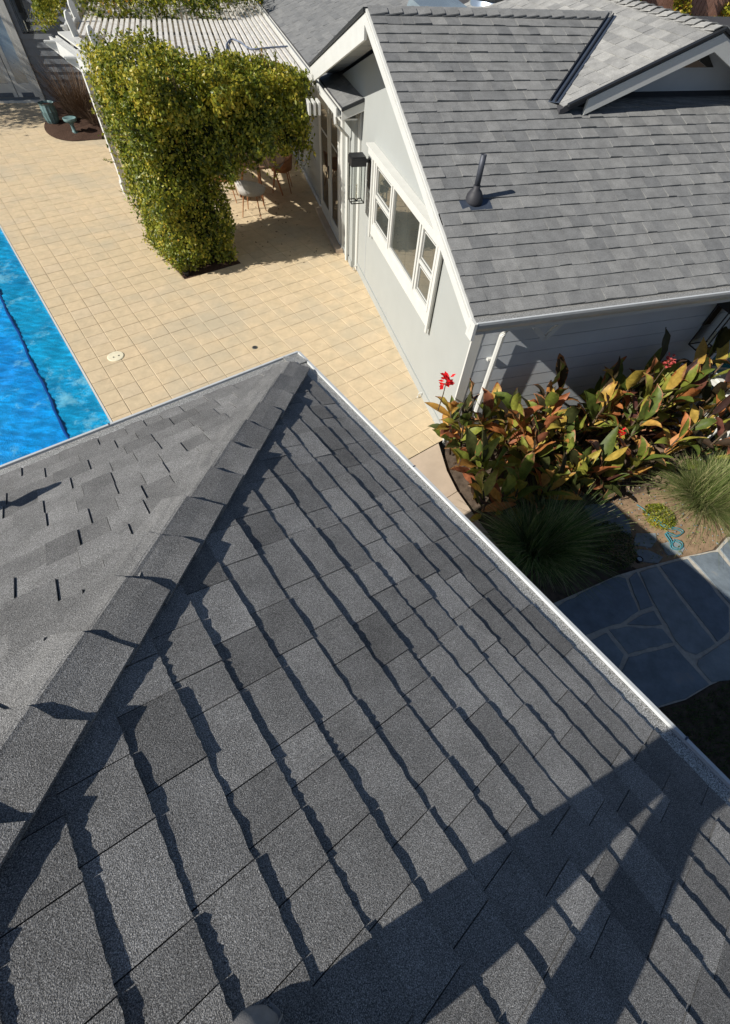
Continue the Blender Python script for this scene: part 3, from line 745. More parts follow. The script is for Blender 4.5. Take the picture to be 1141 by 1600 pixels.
MB().box(G, XW-.13, XW-.003, 4.72, 7.74, 2.172, 2.195).build('head_cap', 'white_paint', win)
MB().box(G, XW-.07, XW-.046, 4.78, 4.83, .98, 2.06).build('side_trim', 'white_paint', win)
MB().box(G, XW-.07, XW-.046, 7.57, 7.62, .98, 2.06).build('side_trim', 'white_paint', win)
for (w0, w1, dbl) in ((4.92, 5.46, True), (5.50, 6.64, False), (6.68, 7.48, True)):
    sash = frame(XW-.013, w0, w1, 1.20, 2.06, .05, 'sash', win, 0, .028)
    if dbl:
        MB().box(G, XW-.016, XW-.0135, w0+.05, w1-.05, 1.25, 2.01).build('pane', 'window_glass', win)
        MB().box(G, XW-.036, XW-.018, w0+.05, w1-.05, 1.60, 1.64).build('meeting_rail', 'white_paint', sash)
        for za, zc in ((1.25, 1.60), (1.64, 2.01)):
            frame(XW-.017, w0+.075, w1-.075, za+.03, zc-.03, .010, 'screen_frame', sash, 0, .008)
    else:
        MB().box(G, XW-.016, XW-.0135, w0+.05, w1-.05, 1.25, 2.01).build('pane', 'window_glass', win)

# lanterns: top-level things that hang on the walls
def lantern(label, fr, a0, a1, b0, b1, z0, z1, back, bdir, hood=.10):
    """fr(a,b,z); back = (a,b) of plate centre"""
    ca, cb = (a0+a1)/2, (b0+b1)/2
    t = thing('wall_lantern', label, 'lantern', fr(ca, cb, z0), 'black glass lanterns on house walls')
    b = MB(); s_ = .012
    for a in (a0, a1-s_):
        for c in (b0, b1-s_): b.box(fr, a, a+s_, c, c+s_, z0, z1)
    b.build('lantern_frame', 'black_metal', t)
    b = MB()
    for a in (a0, a1-s_): b.box(fr, a, a+s_, b0+s_, b1-s_, z0, z0+s_)
    for c in (b0, b1-s_): b.box(fr, a0+s_, a1-s_, c, c+s_, z0, z0+s_)
    b.build('bottom_frame', 'black_metal', t)
    b = MB(); b.box(fr, a0-.01, a1+.01, b0-.01, b1+.01, z1-hood, z1); b.box(fr, a0-.0, a1+.0, b0, b1, z1+.001, z1+.02); b.build('lantern_hood', 'black_metal', t)
    b = MB(); g = .004
    b.box(fr, a0+g, a0+g+.003, b0+s_, b1-s_, z0+s_, z1-hood); b.box(fr, a1-g-.003, a1-g, b0+s_, b1-s_, z0+s_, z1-hood)
    b.box(fr, a0+s_, a1-s_, b0+g, b0+g+.003, z0+s_, z1-hood); b.box(fr, a0+s_, a1-s_, b1-g-.003, b1-g, z0+s_, z1-hood)
    b.build('pane', 'clear_glass', t)
    b = MB(); b.tube([fr(ca, cb, z0+.03), fr(ca, cb, z0+.24)], .012, 8); b.build('candle', 'candle', t)
    b = MB(); b.tube([fr(ca, cb, z0+.005), fr(ca, cb, z0+.03)], .03, 8); b.box(fr, a0+s_, a1-s_, cb-.006, cb+.006, z0, z0+.008); b.build('candle_base', 'black_metal', t)
    pa, pb = back
    b = MB()
    if bdir == 'a': b.box(fr, pa-.012, pa, pb-.06, pb+.06, z1-.42, z1-.02); b.box(fr, a1+.011, pa-.013, pb-.02, pb+.02, z1-.08, z1-.04)
    else: b.box(fr, pa-.06, pa+.06, pb-.012, pb, z1-.42, z1-.02); b.box(fr, pa-.02, pa+.02, b1+.011, pb-.013, z1-.08, z1-.04)
    b.build('back_plate', 'black_metal', t)
lantern('black glass wall lantern between french doors and triple window', G, 2.10, 2.32, 7.82, 8.02, 1.38, 1.98, (XW-.002, 7.92), 'a')
lantern('large black lantern on shaded front wall under the eave', G, 5.62, 5.92, 3.40, 3.64, 1.13, 1.78, (5.77, WF-.004), 'b')
lantern('black lantern on dark siding beside the far glass door', G, -4.30, -4.04, 19.70, 19.90, 1.47, 2.25, (-4.17, 19.985), 'b')

# plumbing vent on gable roof
vp = PG(2.37, 4.30-WE_, 0)
pv = thing('plumbing_vent', 'dark upright vent pipe with bulbous boot on grey gable roof', 'vent pipe', vp)
q0 = [PG(2.22, 1.08, .013), PG(2.53, 1.08, .013), PG(2.53, 1.20, .009), PG(2.22, 1.20, .009)]
MB().prism([p-nG*.010 for p in q0], q0).build('base_flashing', 'flashing', pv)
b = MB(); b.lathe(vp-Vector((0, 0, .02)), [(.085, 0), (.085, .03), (.078, .07), (.055, .105), (.034, .125), (.034, .15)], 18); b.build('boot', 'plumbing_rubber', pv, True)
b = MB(); b.lathe(vp+Vector((0, 0, .12)), [(.027, 0), (.027, .24), (.019, .242), (.019, .22)], 14); b.build('pipe', 'lead', pv, True)
# skylight and metal drum behind the ridge
t0 = thing('skylight', 'pale glass skylight just behind the main ridge', 'skylight', G(4.0, 9.4, 3.0))
MB().box(G, 3.35, 4.25, 8.9, 9.6, 2.8, 3.27).build('skylight_curb', 'white_paint', t0)
MB().prism([G(3.38, 8.93, 3.272), G(4.22, 8.93, 3.272), G(4.22, 9.57, 3.272), G(3.38, 9.57, 3.272)], [G(3.42, 8.97, 3.36), G(4.18, 8.97, 3.36), G(4.18, 9.53, 3.40), G(3.42, 9.53, 3.40)]).build('pane', 'sky_glass', t0)
t0 = thing('metal_drum_vent', 'round bluish metal vent drum behind the main ridge', 'vent', G(4.78, 9.3, 2.8))
b = MB(); b.lathe(G(4.78, 9.3, 2.8), [(.42, 0), (.42, .62), (.40, .64), (.40, .9)], 28); b.build('drum', 'bright_metal', t0, True)
b = MB(); b.lathe(G(4.78, 9.3, 3.44), [(.44, 0), (.44, .03), (.42, .032)], 28); b.build('drum_band', 'black_metal', t0)

# white ledge / porch rail by the window at the right edge
t0 = thing('porch_rail', 'white boxed porch rail standing beside the front wall right of the cannas', 'railing', G(6.0, 3.0, 0))
b = MB(); b.box(G, 5.80, 5.98, 2.55, 3.26, .86, .90); b.build('top_rail', 'white_paint', t0)
MB().box(G, 5.85, 5.93, 2.5, 3.26, .901, .925).build('rail_cap', 'white_paint', t0)
MB().box(G, 5.86, 5.92, 2.5, 3.2, .20, .24).build('bottom_rail', 'white_paint', t0)
for w_ in (2.5, 3.16): MB().box(G, 5.85, 5.93, w_, w_+.08, -.02, .859).build('post', 'white_paint', t0)
for k in range(4): MB().box(G, 5.875, 5.905, 2.66+k*.125, 2.69+k*.125, .241, .859).build('baluster', 'white_paint', t0)
t0 = thing('teal_window', 'teal glazed window in white casing on the front wall', 'window', G(6.9, WF, .2))
b = MB(); b.box(G, 6.28, 6.36, WF-.05, WF-.004, -.02, 1.4); b.box(G, 7.4, 7.48, WF-.05, WF-.004, -.02, 1.4); b.box(G, 6.36, 7.4, WF-.05, WF-.004, 1.32, 1.4); b.box(G, 6.36, 7.4, WF-.05, WF-.004, -.02, .10)
b.build('window_frame', 'siding_paint', t0); MB().box(G, 6.36, 7.4, WF-.02, WF-.006, .10, 1.32).build('pane', 'teal_glass', t0)

# ---------------------------------------------------------------- far house
fh = thing('far_house', 'far grey clapboard house with wide glass door at the patio end', 'house', G(-4, 20.1, 0))
MB().box(G, -9, 2.3, 20.03, 20.25, -.3, 3.4).build('wall', 'dark_siding', fh)
for k in range(19):
    z0 = -.02+k*.168; o_ = [(20.0-.004, z0), (20.03, z0), (20.03, z0+.168), (20.018, z0+.168)]
    MB().prism([G(-4.49, w_, z) for w_, z in o_], [G(2.3, w_, z) for w_, z in o_]).build('siding_board', 'dark_siding', fh)
MB().box(G, -4.62, -4.50, 19.94, 20.02, 0, 3.0).build('door_casing', 'white_paint', fh)
MB().box(G, -9, -4.62, 19.90, 20.02, -.01, .05).build('door_sill', 'white_paint', fh)
for x0, x1 in ((-5.18, -4.63), (-5.90, -5.20), (-6.9, -5.95)):
    d_ = MB(); s_ = .11
    d_.box(G, x0, x0+s_, 19.96, 19.99, .12, 2.6); d_.box(G, x1-s_, x1, 19.96, 19.99, .12, 2.6); d_.box(G, x0+s_, x1-s_, 19.96, 19.99, .22, .42); d_.box(G, x0+s_, x1-s_, 19.96, 19.99, 2.45, 2.6)
    d_ = d_.build('door', 'white_paint', fh)
    MB().box(G, x0+s_, x1-s_, 19.975, 19.985, .42, 2.45).build('pane', 'sky_glass', d_)
    MB().box(G, x0+s_, x1-s_, 19.965, 19.985, .125, .215).build('kick_panel', 'flashing', d_)

# ---------------------------------------------------------------- pergola
pg = thing('pergola', 'white slatted pergola over the dining corner between the two houses', 'pergola', N(2.67, 12.7, 0))
ZS = 2.36
slb = random.Random(3)
k = 0; x = -2.02
while x < 1.93:
    w0 = max((8.85+.352*x)/.936, (2.90-.936*x)/.352 if x < -.3 else 0)
    if x < -1.5: w0 = max(w0, 13.4)
    w1 = 19.2
    seams = [w0]+[s_ for s_ in (12.9+slb.uniform(-.3, .3), 16.0+slb.uniform(-.3, .3)) if s_ > w0+.3]+[w1]
    b = MB()
    for a, c in zip(seams[:-1], seams[1:]):
        dz, dx = slb.uniform(-.004, .004), slb.uniform(-.006, .006)
        b.box(G, x+dx, x+dx+.066, a+.006, c-.006, ZS+dz, ZS+dz+.036)
    b.build('slat', 'pergola_wood', pg); k += 1; x += .1105
# rafters below slats, along X
for w_ in (11.2, 12.5, 13.8, 15.1, 16.4, 17.7, 19.0):
    xl = -1.95 if w_ > 13.2 else max(-1.95, (2.5-.352*w_)/.936)
    MB().box(G, xl, 1.95, w_-.03, w_+.03, ZS-.15, ZS-.012).build('rafter', 'white_paint', pg)
# side beam (two boards) along V, then along W after the bend
for off in (.0, .12):
    MB().box(N, 2.42+off, 2.46+off, 9.8, 13.62, ZS-.20, ZS-.01).build('beam', 'white_paint', pg)
MB().box(N, 2.62, 2.86, 9.8, 13.7, ZS+.0, ZS+.03).build('beam_cap', 'white_paint', pg)
MB().box(N, 2.47, 2.535, 9.8, 13.45, ZS-.06, ZS-.012).build('beam', 'white_paint', pg)
for off in (.06, .17):
    MB().box(G, -2.30+off, -2.25+off, 13.9, 19.5, ZS-.20, ZS+.10).build('beam', 'white_paint', pg)
# scroll-ended tails
def tail(w_, x_in, ln, zc):
    pr = [(x_in, .07), (x_in-ln, .07), (x_in-ln, .035), (x_in-ln+.05, .0), (x_in-ln+.10, -.035), (x_in-ln+.22, -.07), (x_in-.06, -.085), (x_in, -.085)]
    b = MB(); b.prism([G(a, w_, zc+z) for a, z in pr], [G(a, w_+.05, zc+z) for a, z in pr])
    b.box(G, x_in-ln-.02, x_in, w_-.02, w_+.07, zc+.072, zc+.092); b.build('rafter_tail', 'white_paint', pg)
for w_ in (10.95, 11.95, 13.2, 14.6, 16):
    xi = (2.44-.352*w_)/.936 if w_ < 13.4 else -2.2
    tail(w_, xi+.1, .30, ZS-.10)
# upright blade-like boards standing on the beam
def blade(p, lean, hgt, wd, along):
    a = along.normalized(); l_ = Vector(lean); l_.normalize()
    pr = [(-wd/2, 0), (wd/2, 0), (wd/2, hgt*.78), (wd*.15, hgt), (-wd*.25, hgt*.93), (-wd/2, hgt*.7)]
    n_ = a.cross(l_).normalized()*.022
    b = MB(); b.prism([p+a*x_+l_*y_-n_ for x_, y_ in pr], [p+a*x_+l_*y_+n_ for x_, y_ in pr]); b.build('finial_board', 'white_paint', pg)
LN = -UN*.12+Vector((0, 0, 1))
for v_ in (10.6, 11.85, 13.2):
    blade(N(2.83, v_, ZS+.03), LN, .34, .12, UN+VN*.25)
for v_ in (14.5, 15.4): blade(N(3.25+.3*(v_-14.5), v_, ZS+.03), LN, .34, .12, UN+VN*.25)
# posts
for (u, v_) in ((2.60, 12.62), (2.85, 9.4)):
    b = MB(); b.box(N, u, u+.115, v_, v_+.115, .0, ZS-.21); po = b.build('post', 'white_paint', pg)
    MB().box(N, u-.03, u+.145, v_-.03, v_+.145, .0, .20).build('post_base', 'white_paint', po)
    MB().box(N, u-.02, u+.135, v_-.02, v_+.135, .201, .24).build('post_collar', 'white_paint', po)
for (x, w_) in ((1.75, 15.5),):
    MB().box(G, x, x+.11, w_, w_+.11, .0, ZS-.16).build('post', 'white_paint', pg)
for k in range(3): MB().box(G, 1.74+k*.08, 1.775+k*.08, 9.25, 9.5, ZS-.22, ZS-.06).build('rafter_tail', 'white_paint', pg)
# hose lying on the slats
pts = [(0.71,11.69),(0.76,12.3),(0.80,12.63),(0.94,13.04),(1.08,12.76),(1.22,12.21),(1.58,12.33),(1.97,12.45)]
def spline(P2, z, n=8, fr=G):
    out = []
    for i in range(len(P2)-1):
        p0, p1, p2, p3 = [Vector((*P2[max(0, min(len(P2)-1, j))], 0)) for j in (i-1, i, i+1, i+2)]
        for k in range(n):
            t_ = k/n; q = .5*((2*p1)+(-p0+p2)*t_+(2*p0-5*p1+4*p2-p3)*t_*t_+(-p0+3*p1-3*p2+p3)*t_**3); out.append(fr(q.x, q.y, z))
    out.append(fr(P2[-1][0], P2[-1][1], z)); return out
b = MB(); b.tube(spline(pts, ZS+.055), .014, 6)
b.build('cable', 'hose_grey', label='thin grey blue hose curling over the pergola slats', category='hose', smooth=True)

# ---------------------------------------------------------------- foliage tools
rng = np.random.default_rng(5)
def nz(p, s, k=0):
    x, y, z = p[:, 0]*s, p[:, 1]*s, p[:, 2]*s
    return (np.sin(x*1.7+y*2.3+k)+np.sin(y*1.9-z*2.7+k*2)+np.sin(z*2.1+x*3.1+k*3)+np.sin(x*5.3-y*4.1+z*3.3+k))/4
def leaves(P, Nn, size, tone, name, mat, parent=None, asp=.55, **props):
    n = len(P); rv = rng.normal(size=(n, 3)); nn = Nn*.9+rv*.75; nn /= np.linalg.norm(nn, axis=1)[:, None]
    a = np.cross(nn, rng.normal(size=(n, 3))); a /= np.linalg.norm(a, axis=1)[:, None]; b_ = np.cross(nn, a)
    L = (size*rng.uniform(.55, 1.5, n)*(1+.25*nz(P, 3, 8)))[:, None]; Wd = L*asp
    v = np.stack([P-a*L/2, P+b_*Wd/2-nn*L*.12, P+a*L/2-nn*L*.05, P-b_*Wd/2-nn*L*.12, ], 1).reshape(-1, 3)
    i0 = np.arange(n)*4; f = np.concatenate([np.stack([i0, i0+1, i0+2], 1), np.stack([i0, i0+2, i0+3], 1)])
    return grow(v, f, np.repeat(tone, 4), name, mat, parent, **props)
def frN(u, v, z): return np.stack([UN.x*u+VN.x*v, UN.y*u+VN.y*v, z], -1)
def frG(u, v, z): return np.stack([XG.x*u+WG.x*v, XG.y*u+WG.y*v, z], -1)
def shell(fr, a0, a1, b0, b1, z0, z1, n, jit, faces='lrfbt', round_=.0):
    """random points over the faces of a box with outward normals"""
    L = {'l': (b1-b0)*(z1-z0), 'r': (b1-b0)*(z1-z0), 'f': (a1-a0)*(z1-z0), 'b': (a1-a0)*(z1-z0), 't': (a1-a0)*(b1-b0), 'u': (a1-a0)*(b1-b0)}
    tot = sum(L[c] for c in faces); Ps, Ns = [], []
    for c in faces:
        k = int(n*L[c]/tot); r1, r2 = rng.random(k), rng.random(k); z = z0+(z1-z0)*r2; a = a0+(a1-a0)*r1; bb = b0+(b1-b0)*r1; o = np.ones(k)
        if c == 'l': p = (o*a0, bb, z); nn = (-1, 0, 0)
        if c == 'r': p = (o*a1, bb, z); nn = (1, 0, 0)
        if c == 'f': p = (a, o*b0, z); nn = (0, -1, 0)
        if c == 'b': p = (a, o*b1, z); nn = (0, 1, 0)
        if c in 'tu':
            p = (a, b0+(b1-b0)*r2, o*(z1 if c == 't' else z0)); nn = (0, 0, 1 if c == 't' else -1)
        P = fr(*p); nv_ = fr(*[np.array([float(q_)]) for q_ in nn])[0]
        d = nz(P, 2.6, 1)*.20+nz(P, 8, 2)*.07+rng.normal(size=k)*jit*.5-np.abs(rng.normal(size=k))*jit
        Ps.append(P+nv_*d[:, None]); Ns.append(np.repeat((nv_+np.array([0, 0, .35]))[None], k, 0))
    return np.concatenate(Ps), np.concatenate(Ns)
def vtone(P, base=.45, amp=.3):
    return np.clip(base+nz(P, 2.2, 5)*amp*.8+nz(P, 6, 3)*.12+rng.normal(size=len(P))*.19, 0, 1)
# climbing vine
vine = thing('climbing_vine', 'dense green vine hedge swallowing the near post and front edge of the pergola', 'vine', N(2.9, 9.3, 0))
parts = [shell(frN, 2.22, 3.42, 8.52, 10.12, .05, 2.45, 38000, .09, 'lrfb'),
         shell(frN, 2.30, 3.50, 8.42, 10.75, 2.1, 2.72, 15000, .09, 'lrft'),
         shell(frN, 3.35, 5.02, 8.30, 9.15, 1.35, 2.58, 34000, .10, 'fbtur'),
         shell(frN, 3.3, 4.9, 8.6, 9.55, 2.30, 2.62, 7000, .09, 'tb')]
P = np.concatenate([p for p, _ in parts]); Nn = np.concatenate([n_ for _, n_ in parts])
# ragged lower hem of the hanging part and sloping right shoulder
uu_ = P[:, 0]*UN.x+P[:, 1]*UN.y; vv_ = P[:, 0]*VN.x+P[:, 1]*VN.y
hem = 1.32+.13*nz(P*np.array([1, 1, 0]), 4, 7)+.40*np.clip(uu_-3.4, 0, .7)
keep = (P[:, 2] > hem) | (uu_ < 3.6)
top = 2.86-.30*np.clip((uu_-3.4)/1.7, 0, 1)+.05*nz(P*np.array([1, 1, 0]), 5, 2)
keep &= P[:, 2] < top
keep &= ~((uu_ > 3.25+.12*P[:, 2]+.1) & (P[:, 2] < 1.35))
P, Nn = P[keep], Nn[keep]
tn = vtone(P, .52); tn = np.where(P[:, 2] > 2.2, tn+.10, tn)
hole = (nz(P, 7.5, 6) < -.46) & (rng.random(len(P)) < .8); P, Nn, tn = P[~hole], Nn[~hole], tn[~hole]
orange = (nz(P, 3.1, 9) > .45) & (rng.random(len(P)) < .15); tn = np.where(orange, rng.uniform(.85, 1, len(P)), np.clip(tn, 0, .93))
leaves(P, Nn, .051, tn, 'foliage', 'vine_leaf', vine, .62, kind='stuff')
b = MB(); b.box(N, 2.50, 3.22, 8.78, 9.9, .1, 2.4); b.box(N, 3.24, 4.80, 8.55, 8.95, 1.65, 2.4); b.build('opaque_core', 'core_dark', vine)  # unseen dark boxes added to block light through the leaves, standing for dense branches
# loose sprays
nS = 60; b = MB(); pp, pn = [], []
for k in range(nS):
    a = R.random()
    if a < .35: p0 = N(R.uniform(2.3, 5.0), R.uniform(8.4, 9.7), 2.62); d = Vector((R.uniform(-.4, .4), R.uniform(-.4, .4), 1))
    elif a < .7: p0 = N(R.uniform(3.4, 5.1), 8.3, R.uniform(1.5, 1.8)); d = Vector((R.uniform(-.5, .5), R.uniform(-.5, 0), -.8))
    else: p0 = N(2.22, R.uniform(8.5, 10.6), R.uniform(.3, 2.5)); d = Vector((-1, R.uniform(-.5, .5), R.uniform(-.2, .8)))
    d.normalize(); L = R.uniform(.12, .34); p1 = p0+d*L; b.tube([p0-d*.1, (p0+p1)/2+Vector((R.uniform(-.02, .02), 0, 0)), p1], [.005, .004, .002], 4)
    for j in range(int(L*60)):
        pp.append(list(p0+d*L*j/(L*60)+Vector((R.gauss(0, .018), R.gauss(0, .018), R.gauss(0, .018))))); pn.append([0, 0, 1])
b.build('twigs', 'stem_brown', vine, kind='stuff')
pp = np.array(pp); leaves(pp, np.array(pn, float), .048, vtone(pp, .55), 'loose_sprays', 'vine_leaf', vine, .5, kind='stuff')
b = MB()
for k in range(14):
    u, v_ = R.uniform(2.5, 3.2), R.uniform(8.8, 10.2)
    v_ = min(v_, 9.9); b.tube([N(u, v_, 0), N(u+R.uniform(-.2, .2), v_+R.uniform(-.2, .2), 1), N(u+R.uniform(-.2, .2), v_+R.uniform(-.2, .2), 2.2), N(u+R.uniform(-.2, 1.2), v_-.3, 2.4)], [.02, .016, .012, .006], 6)
b.build('stems', 'stem_brown', vine)
# far vine at the back of the pergola
fv = thing('far_vine', 'vine band lying over the far end of the pergola slats', 'vine', G(-.5, 17, 2.4))
P, Nn = shell(frG, -2.9, 2.0, 15.1, 19.0, 2.2, 2.75, 20000, .08, 'flt')
X_ = P[:, 0]*XG.x+P[:, 1]*XG.y; W_ = P[:, 0]*WG.x+P[:, 1]*WG.y
edge = 14.95+.25*np.sin(X_*2.3)+.15*np.sin(X_*5+1)+np.where(X_ > .9, (X_-.9)*1.2, 0); k_ = W_ > edge
# front row follows the wavy edge
P, Nn = P[k_], Nn[k_]
leaves(P, Nn, .07, vtone(P, .5), 'foliage', 'vine_leaf', fv, .6, kind='stuff')
b = MB(); b.tube([G(-2.2, 18.5, 2.42), G(0, 17.5, 2.46), G(1.8, 18.2, 2.44)], .015, 6); b.build('stem', 'stem_brown', fv)

# dry ornamental grass in far bed
dg = thing('dry_grass_clump', 'brown dried ornamental grass tuft beside the far grey wall', 'grass clump', G(-3.35, 18.3, 0))
def blades(fr_c, n, rad0, L, spread, wd, tr, name, mat, parent=None, droop=.5, upb=1.0, seg=4, **props):
    c = np.array(fr_c); az = rng.uniform(0, 2*np.pi, n); rr_ = rad0*np.sqrt(rng.random(n)); base = np.stack([c[0]+rr_*np.cos(az), c[1]+rr_*np.sin(az), np.full(n, c[2])], 1)
    az2 = az+rng.normal(size=n)*.6+.3*np.sin(az*3); out = np.stack([np.cos(az2), np.sin(az2), np.zeros(n)], 1); ln = L*rng.uniform(.45, 1.2, n)*(1+.18*np.sin(az*2+1)+.12*np.sin(az*5)); sp = spread*np.clip(rng.normal(.6, .35, n), .02, 1.3)
    side = np.stack([-np.sin(az2), np.cos(az2), np.zeros(n)], 1); V_ = []
    for k in range(seg+1):
        s_ = k/seg; hz = sp*ln*s_*(1+.3*s_); vt = ln*s_*upb*(1-droop*sp*s_)
        p = base+out*hz[:, None]+np.array([0, 0, 1.])*vt[:, None]; w_ = wd*(1-.85*s_)
        V_ += [p-side*w_, p+side*w_]
    V_ = np.stack(V_, 1); m_ = 2*(seg+1); v = V_.reshape(-1, 3); i0 = (np.arange(n)*m_)[:, None]
    f = np.concatenate([i0+np.array([2*k, 2*k+1, 2*k+3, 2*k+2]) for k in range(seg)])
    tone = np.repeat(np.clip(rng.normal(tr[0], tr[1], n), 0, 1), m_)
    return grow(v, f, tone, name, mat, parent, **props)
blades(G(-3.35, 18.3, 0), 900, .28, 1.15, .75, .007, (.5, .3), 'blades', 'twig_dry', dg, .25, kind='stuff')
blades(G(-2.75, 17.6, 0), 400, .25, .6, 1.0, .007, (.5, .3), 'blades', 'twig_dry', dg, .3, kind='stuff')
pu = thing('ribbed_urn', 'tall ribbed teal pot at the corner of the mulch bed', 'pot', G(-4.05, 17.85, 0))
vs_ = []; b = MB(); n = 24; prof = [(.13, 0), (.17, .1), (.19, .28), (.17, .42), (.19, .46)]
for r_, z in prof: vs_ += [G(-4.05, 17.85, z)+Vector((r_*(1+.07*(k % 2))*math.cos(k*2*math.pi/n), r_*(1+.07*(k % 2))*math.sin(k*2*math.pi/n), 0)) for k in range(n)]
b.add(vs_, [(i*n+k, i*n+(k+1) % n, (i+1)*n+(k+1) % n, (i+1)*n+k) for i in range(4) for k in range(n)]); b.build('pot_body', 'teal_metal', pu)
MB().lathe(G(-4.05, 17.85, .40), [(.16, 0), (.16, .01)], 20).build('pot_soil', 'mulch', pu)
pu = thing('bird_bath', 'small grey green round stand with flat bowl in mulch bed', 'bird bath', G(-3.42, 16.95, 0))
MB().lathe(G(-3.42, 16.95, 0), [(.12, 0), (.12, .03), (.05, .06), (.045, .2), (.08, .24)], 18).build('pedestal', 'teal_metal', pu, True)
MB().lathe(G(-3.42, 16.95, .24), [(.09, 0), (.16, .04), (.175, .10), (.16, .105), (.13, .07)], 22).build('bowl', 'teal_metal', pu, True)

tr = thing('shade_tree', 'leafy tree left of the patio whose dappled shade falls before the far glass door', 'tree', G(-10.6, 18.3, 0))
b = MB(); b.tube([G(-10.6, 18.3, -.3), G(-10.5, 18.4, 1.5), G(-10.4, 18.3, 2.8)], [.14, .11, .08], 10); b.build('trunk', 'stem_brown', tr, True)
cl = []
for k in range(16):
    a = k*2.4; q = G(-10.4+1.3*math.cos(a)*R.uniform(.4, 1), 18.4+1.5*math.sin(a)*R.uniform(.4, 1), R.uniform(3.2, 5.4)); cl.append(q)
    b = MB(); b.tube([G(-10.4, 18.3, 2.6), (G(-10.4, 18.3, 3.2)+q)/2, q], [.05, .03, .012], 6); b.build('limb', 'stem_brown', tr, True)
P = np.concatenate([np.array(list(q))+rng.normal(size=(330, 3))*np.array([.36, .36, .26]) for q in cl])
leaves(P, np.repeat(np.array([[0, 0, 1.]]), len(P), 0), .10, vtone(P, .4), 'crown', 'vine_leaf', tr, .55, kind='stuff')

# ---------------------------------------------------------------- table and chairs
TC = G(1.05, 12.15, 0)
tb = thing('dining_table', 'round brown dining table in the shade of the pergola', 'table', TC)
MB().lathe(TC, [(.01, .70), (.58, .705), (.62, .72), (.62, .74), (.60, .745)], 36).build('tabletop', 'table_top', tb)
for k in range(4):
    a = k*math.pi/2+.3; d = Vector((math.cos(a), math.sin(a), 0)); b = MB(); b.tube([TC+d*.30+Vector((0, 0, .70)), TC+d*.50], [.028, .018], 8); b.build('leg', 'wood_orange', tb)
def chair(label, c, rz, seatmat):
    t = thing('dining_chair', label, 'chair', c, 'chairs around the patio table')
    cs, sn = math.cos(rz), math.sin(rz)
    def L(x, y, z): return Vector((c.x+cs*x-sn*y, c.y+sn*x+cs*y, z))
    # moulded bucket seat
    n, m_ = 12, 5; vs = []
    for j in range(m_+1):
        for i in range(n+1):
            a = -math.pi*.25+i/n*math.pi*1.5; rr_ = .10+.135*min(1, j/2); x_ = rr_*math.cos(a)*1.05; y_ = rr_*math.sin(a)
            z_ = .43+(0 if j < 2 else ((j-2)/3)*(.08+.22*max(0, math.sin(a))**.7))
            fl_ = 1+.06*j; vs.append(L(x_*fl_, y_*fl_, z_))
    fs = [(j*(n+1)+i, j*(n+1)+i+1, (j+1)*(n+1)+i+1, (j+1)*(n+1)+i) for j in range(m_) for i in range(n)]
    b = MB(); b.add(vs, fs); o = b.build('seat_shell', seatmat, t, True)
    sm = o.modifiers.new('s', 'SOLIDIFY'); sm.thickness = .012
    b = MB(); q = [(x_*.21, y_*.20) for x_, y_ in ((-1, -.8), (-.8, -1), (.8, -1), (1, -.8), (1, .8), (.8, 1), (-.8, 1), (-1, .8))]
    b.prism([L(x_, y_, .435) for x_, y_ in q], [L(x_*.93, y_*.93, .475) for x_, y_ in q]); b.build('cushion', 'cushion', t)
    for sx in (-1, 1):
        for sy in (-1, 1):
            b = MB(); b.tube([L(sx*.14, sy*.14, .43), L(sx*.21, sy*.22, 0)], [.016, .010], 7); b.build('leg', 'wood_orange', t)
    b = MB()
    for sx in (-1, 1): b.bar(L(sx*.15, -.15, .40), L(sx*.15, .15, .40), .02, .025)
    b.bar(L(-.15, 0, .40), L(.15, 0, .40), .02, .025); b.build('stretcher', 'wood_orange', t)
    return t
chair('pale wicker chair with grey cushion nearest the camera', G(.76, 11.22, 0), -AZG+2.75, 'wicker')
chair('orange wood chair in shade right of the round table', G(1.60, 12.45, 0), -AZG-1.8, 'wood_orange')
chair('chair mostly hidden by the vine left of the round table', G(.25, 12.1, 0), -AZG+1.4, 'wood_orange')
pl_ = thing('dark_planter', 'small black planter against the wall behind the table', 'planter', G(2.1, 14.9, 0))
MB().lathe(G(2.1, 14.9, 0), [(.12, 0), (.15, .30), (.16, .32), (.13, .32)], 16).build('planter_body', 'black_metal', pl_)
MB().lathe(G(2.1, 14.9, .29), [(.13, 0), (.13, .01)], 16).build('soil', 'mulch', pl_)
# fallen leaves on the patio
P = frG(rng.uniform(.3, 2.2, 120)**1.0, rng.uniform(8.9, 14.5, 120), np.full(120, .008)); Nn = np.repeat(np.array([[0, 0, 3.]]), 120, 0)
leaves(P, Nn, .05, np.full(120, .0), 'fallen_leaves', 'stem_brown', None, .6, kind='stuff', label='dry brown leaves scattered on the tiles under the pergola', category='leaves')

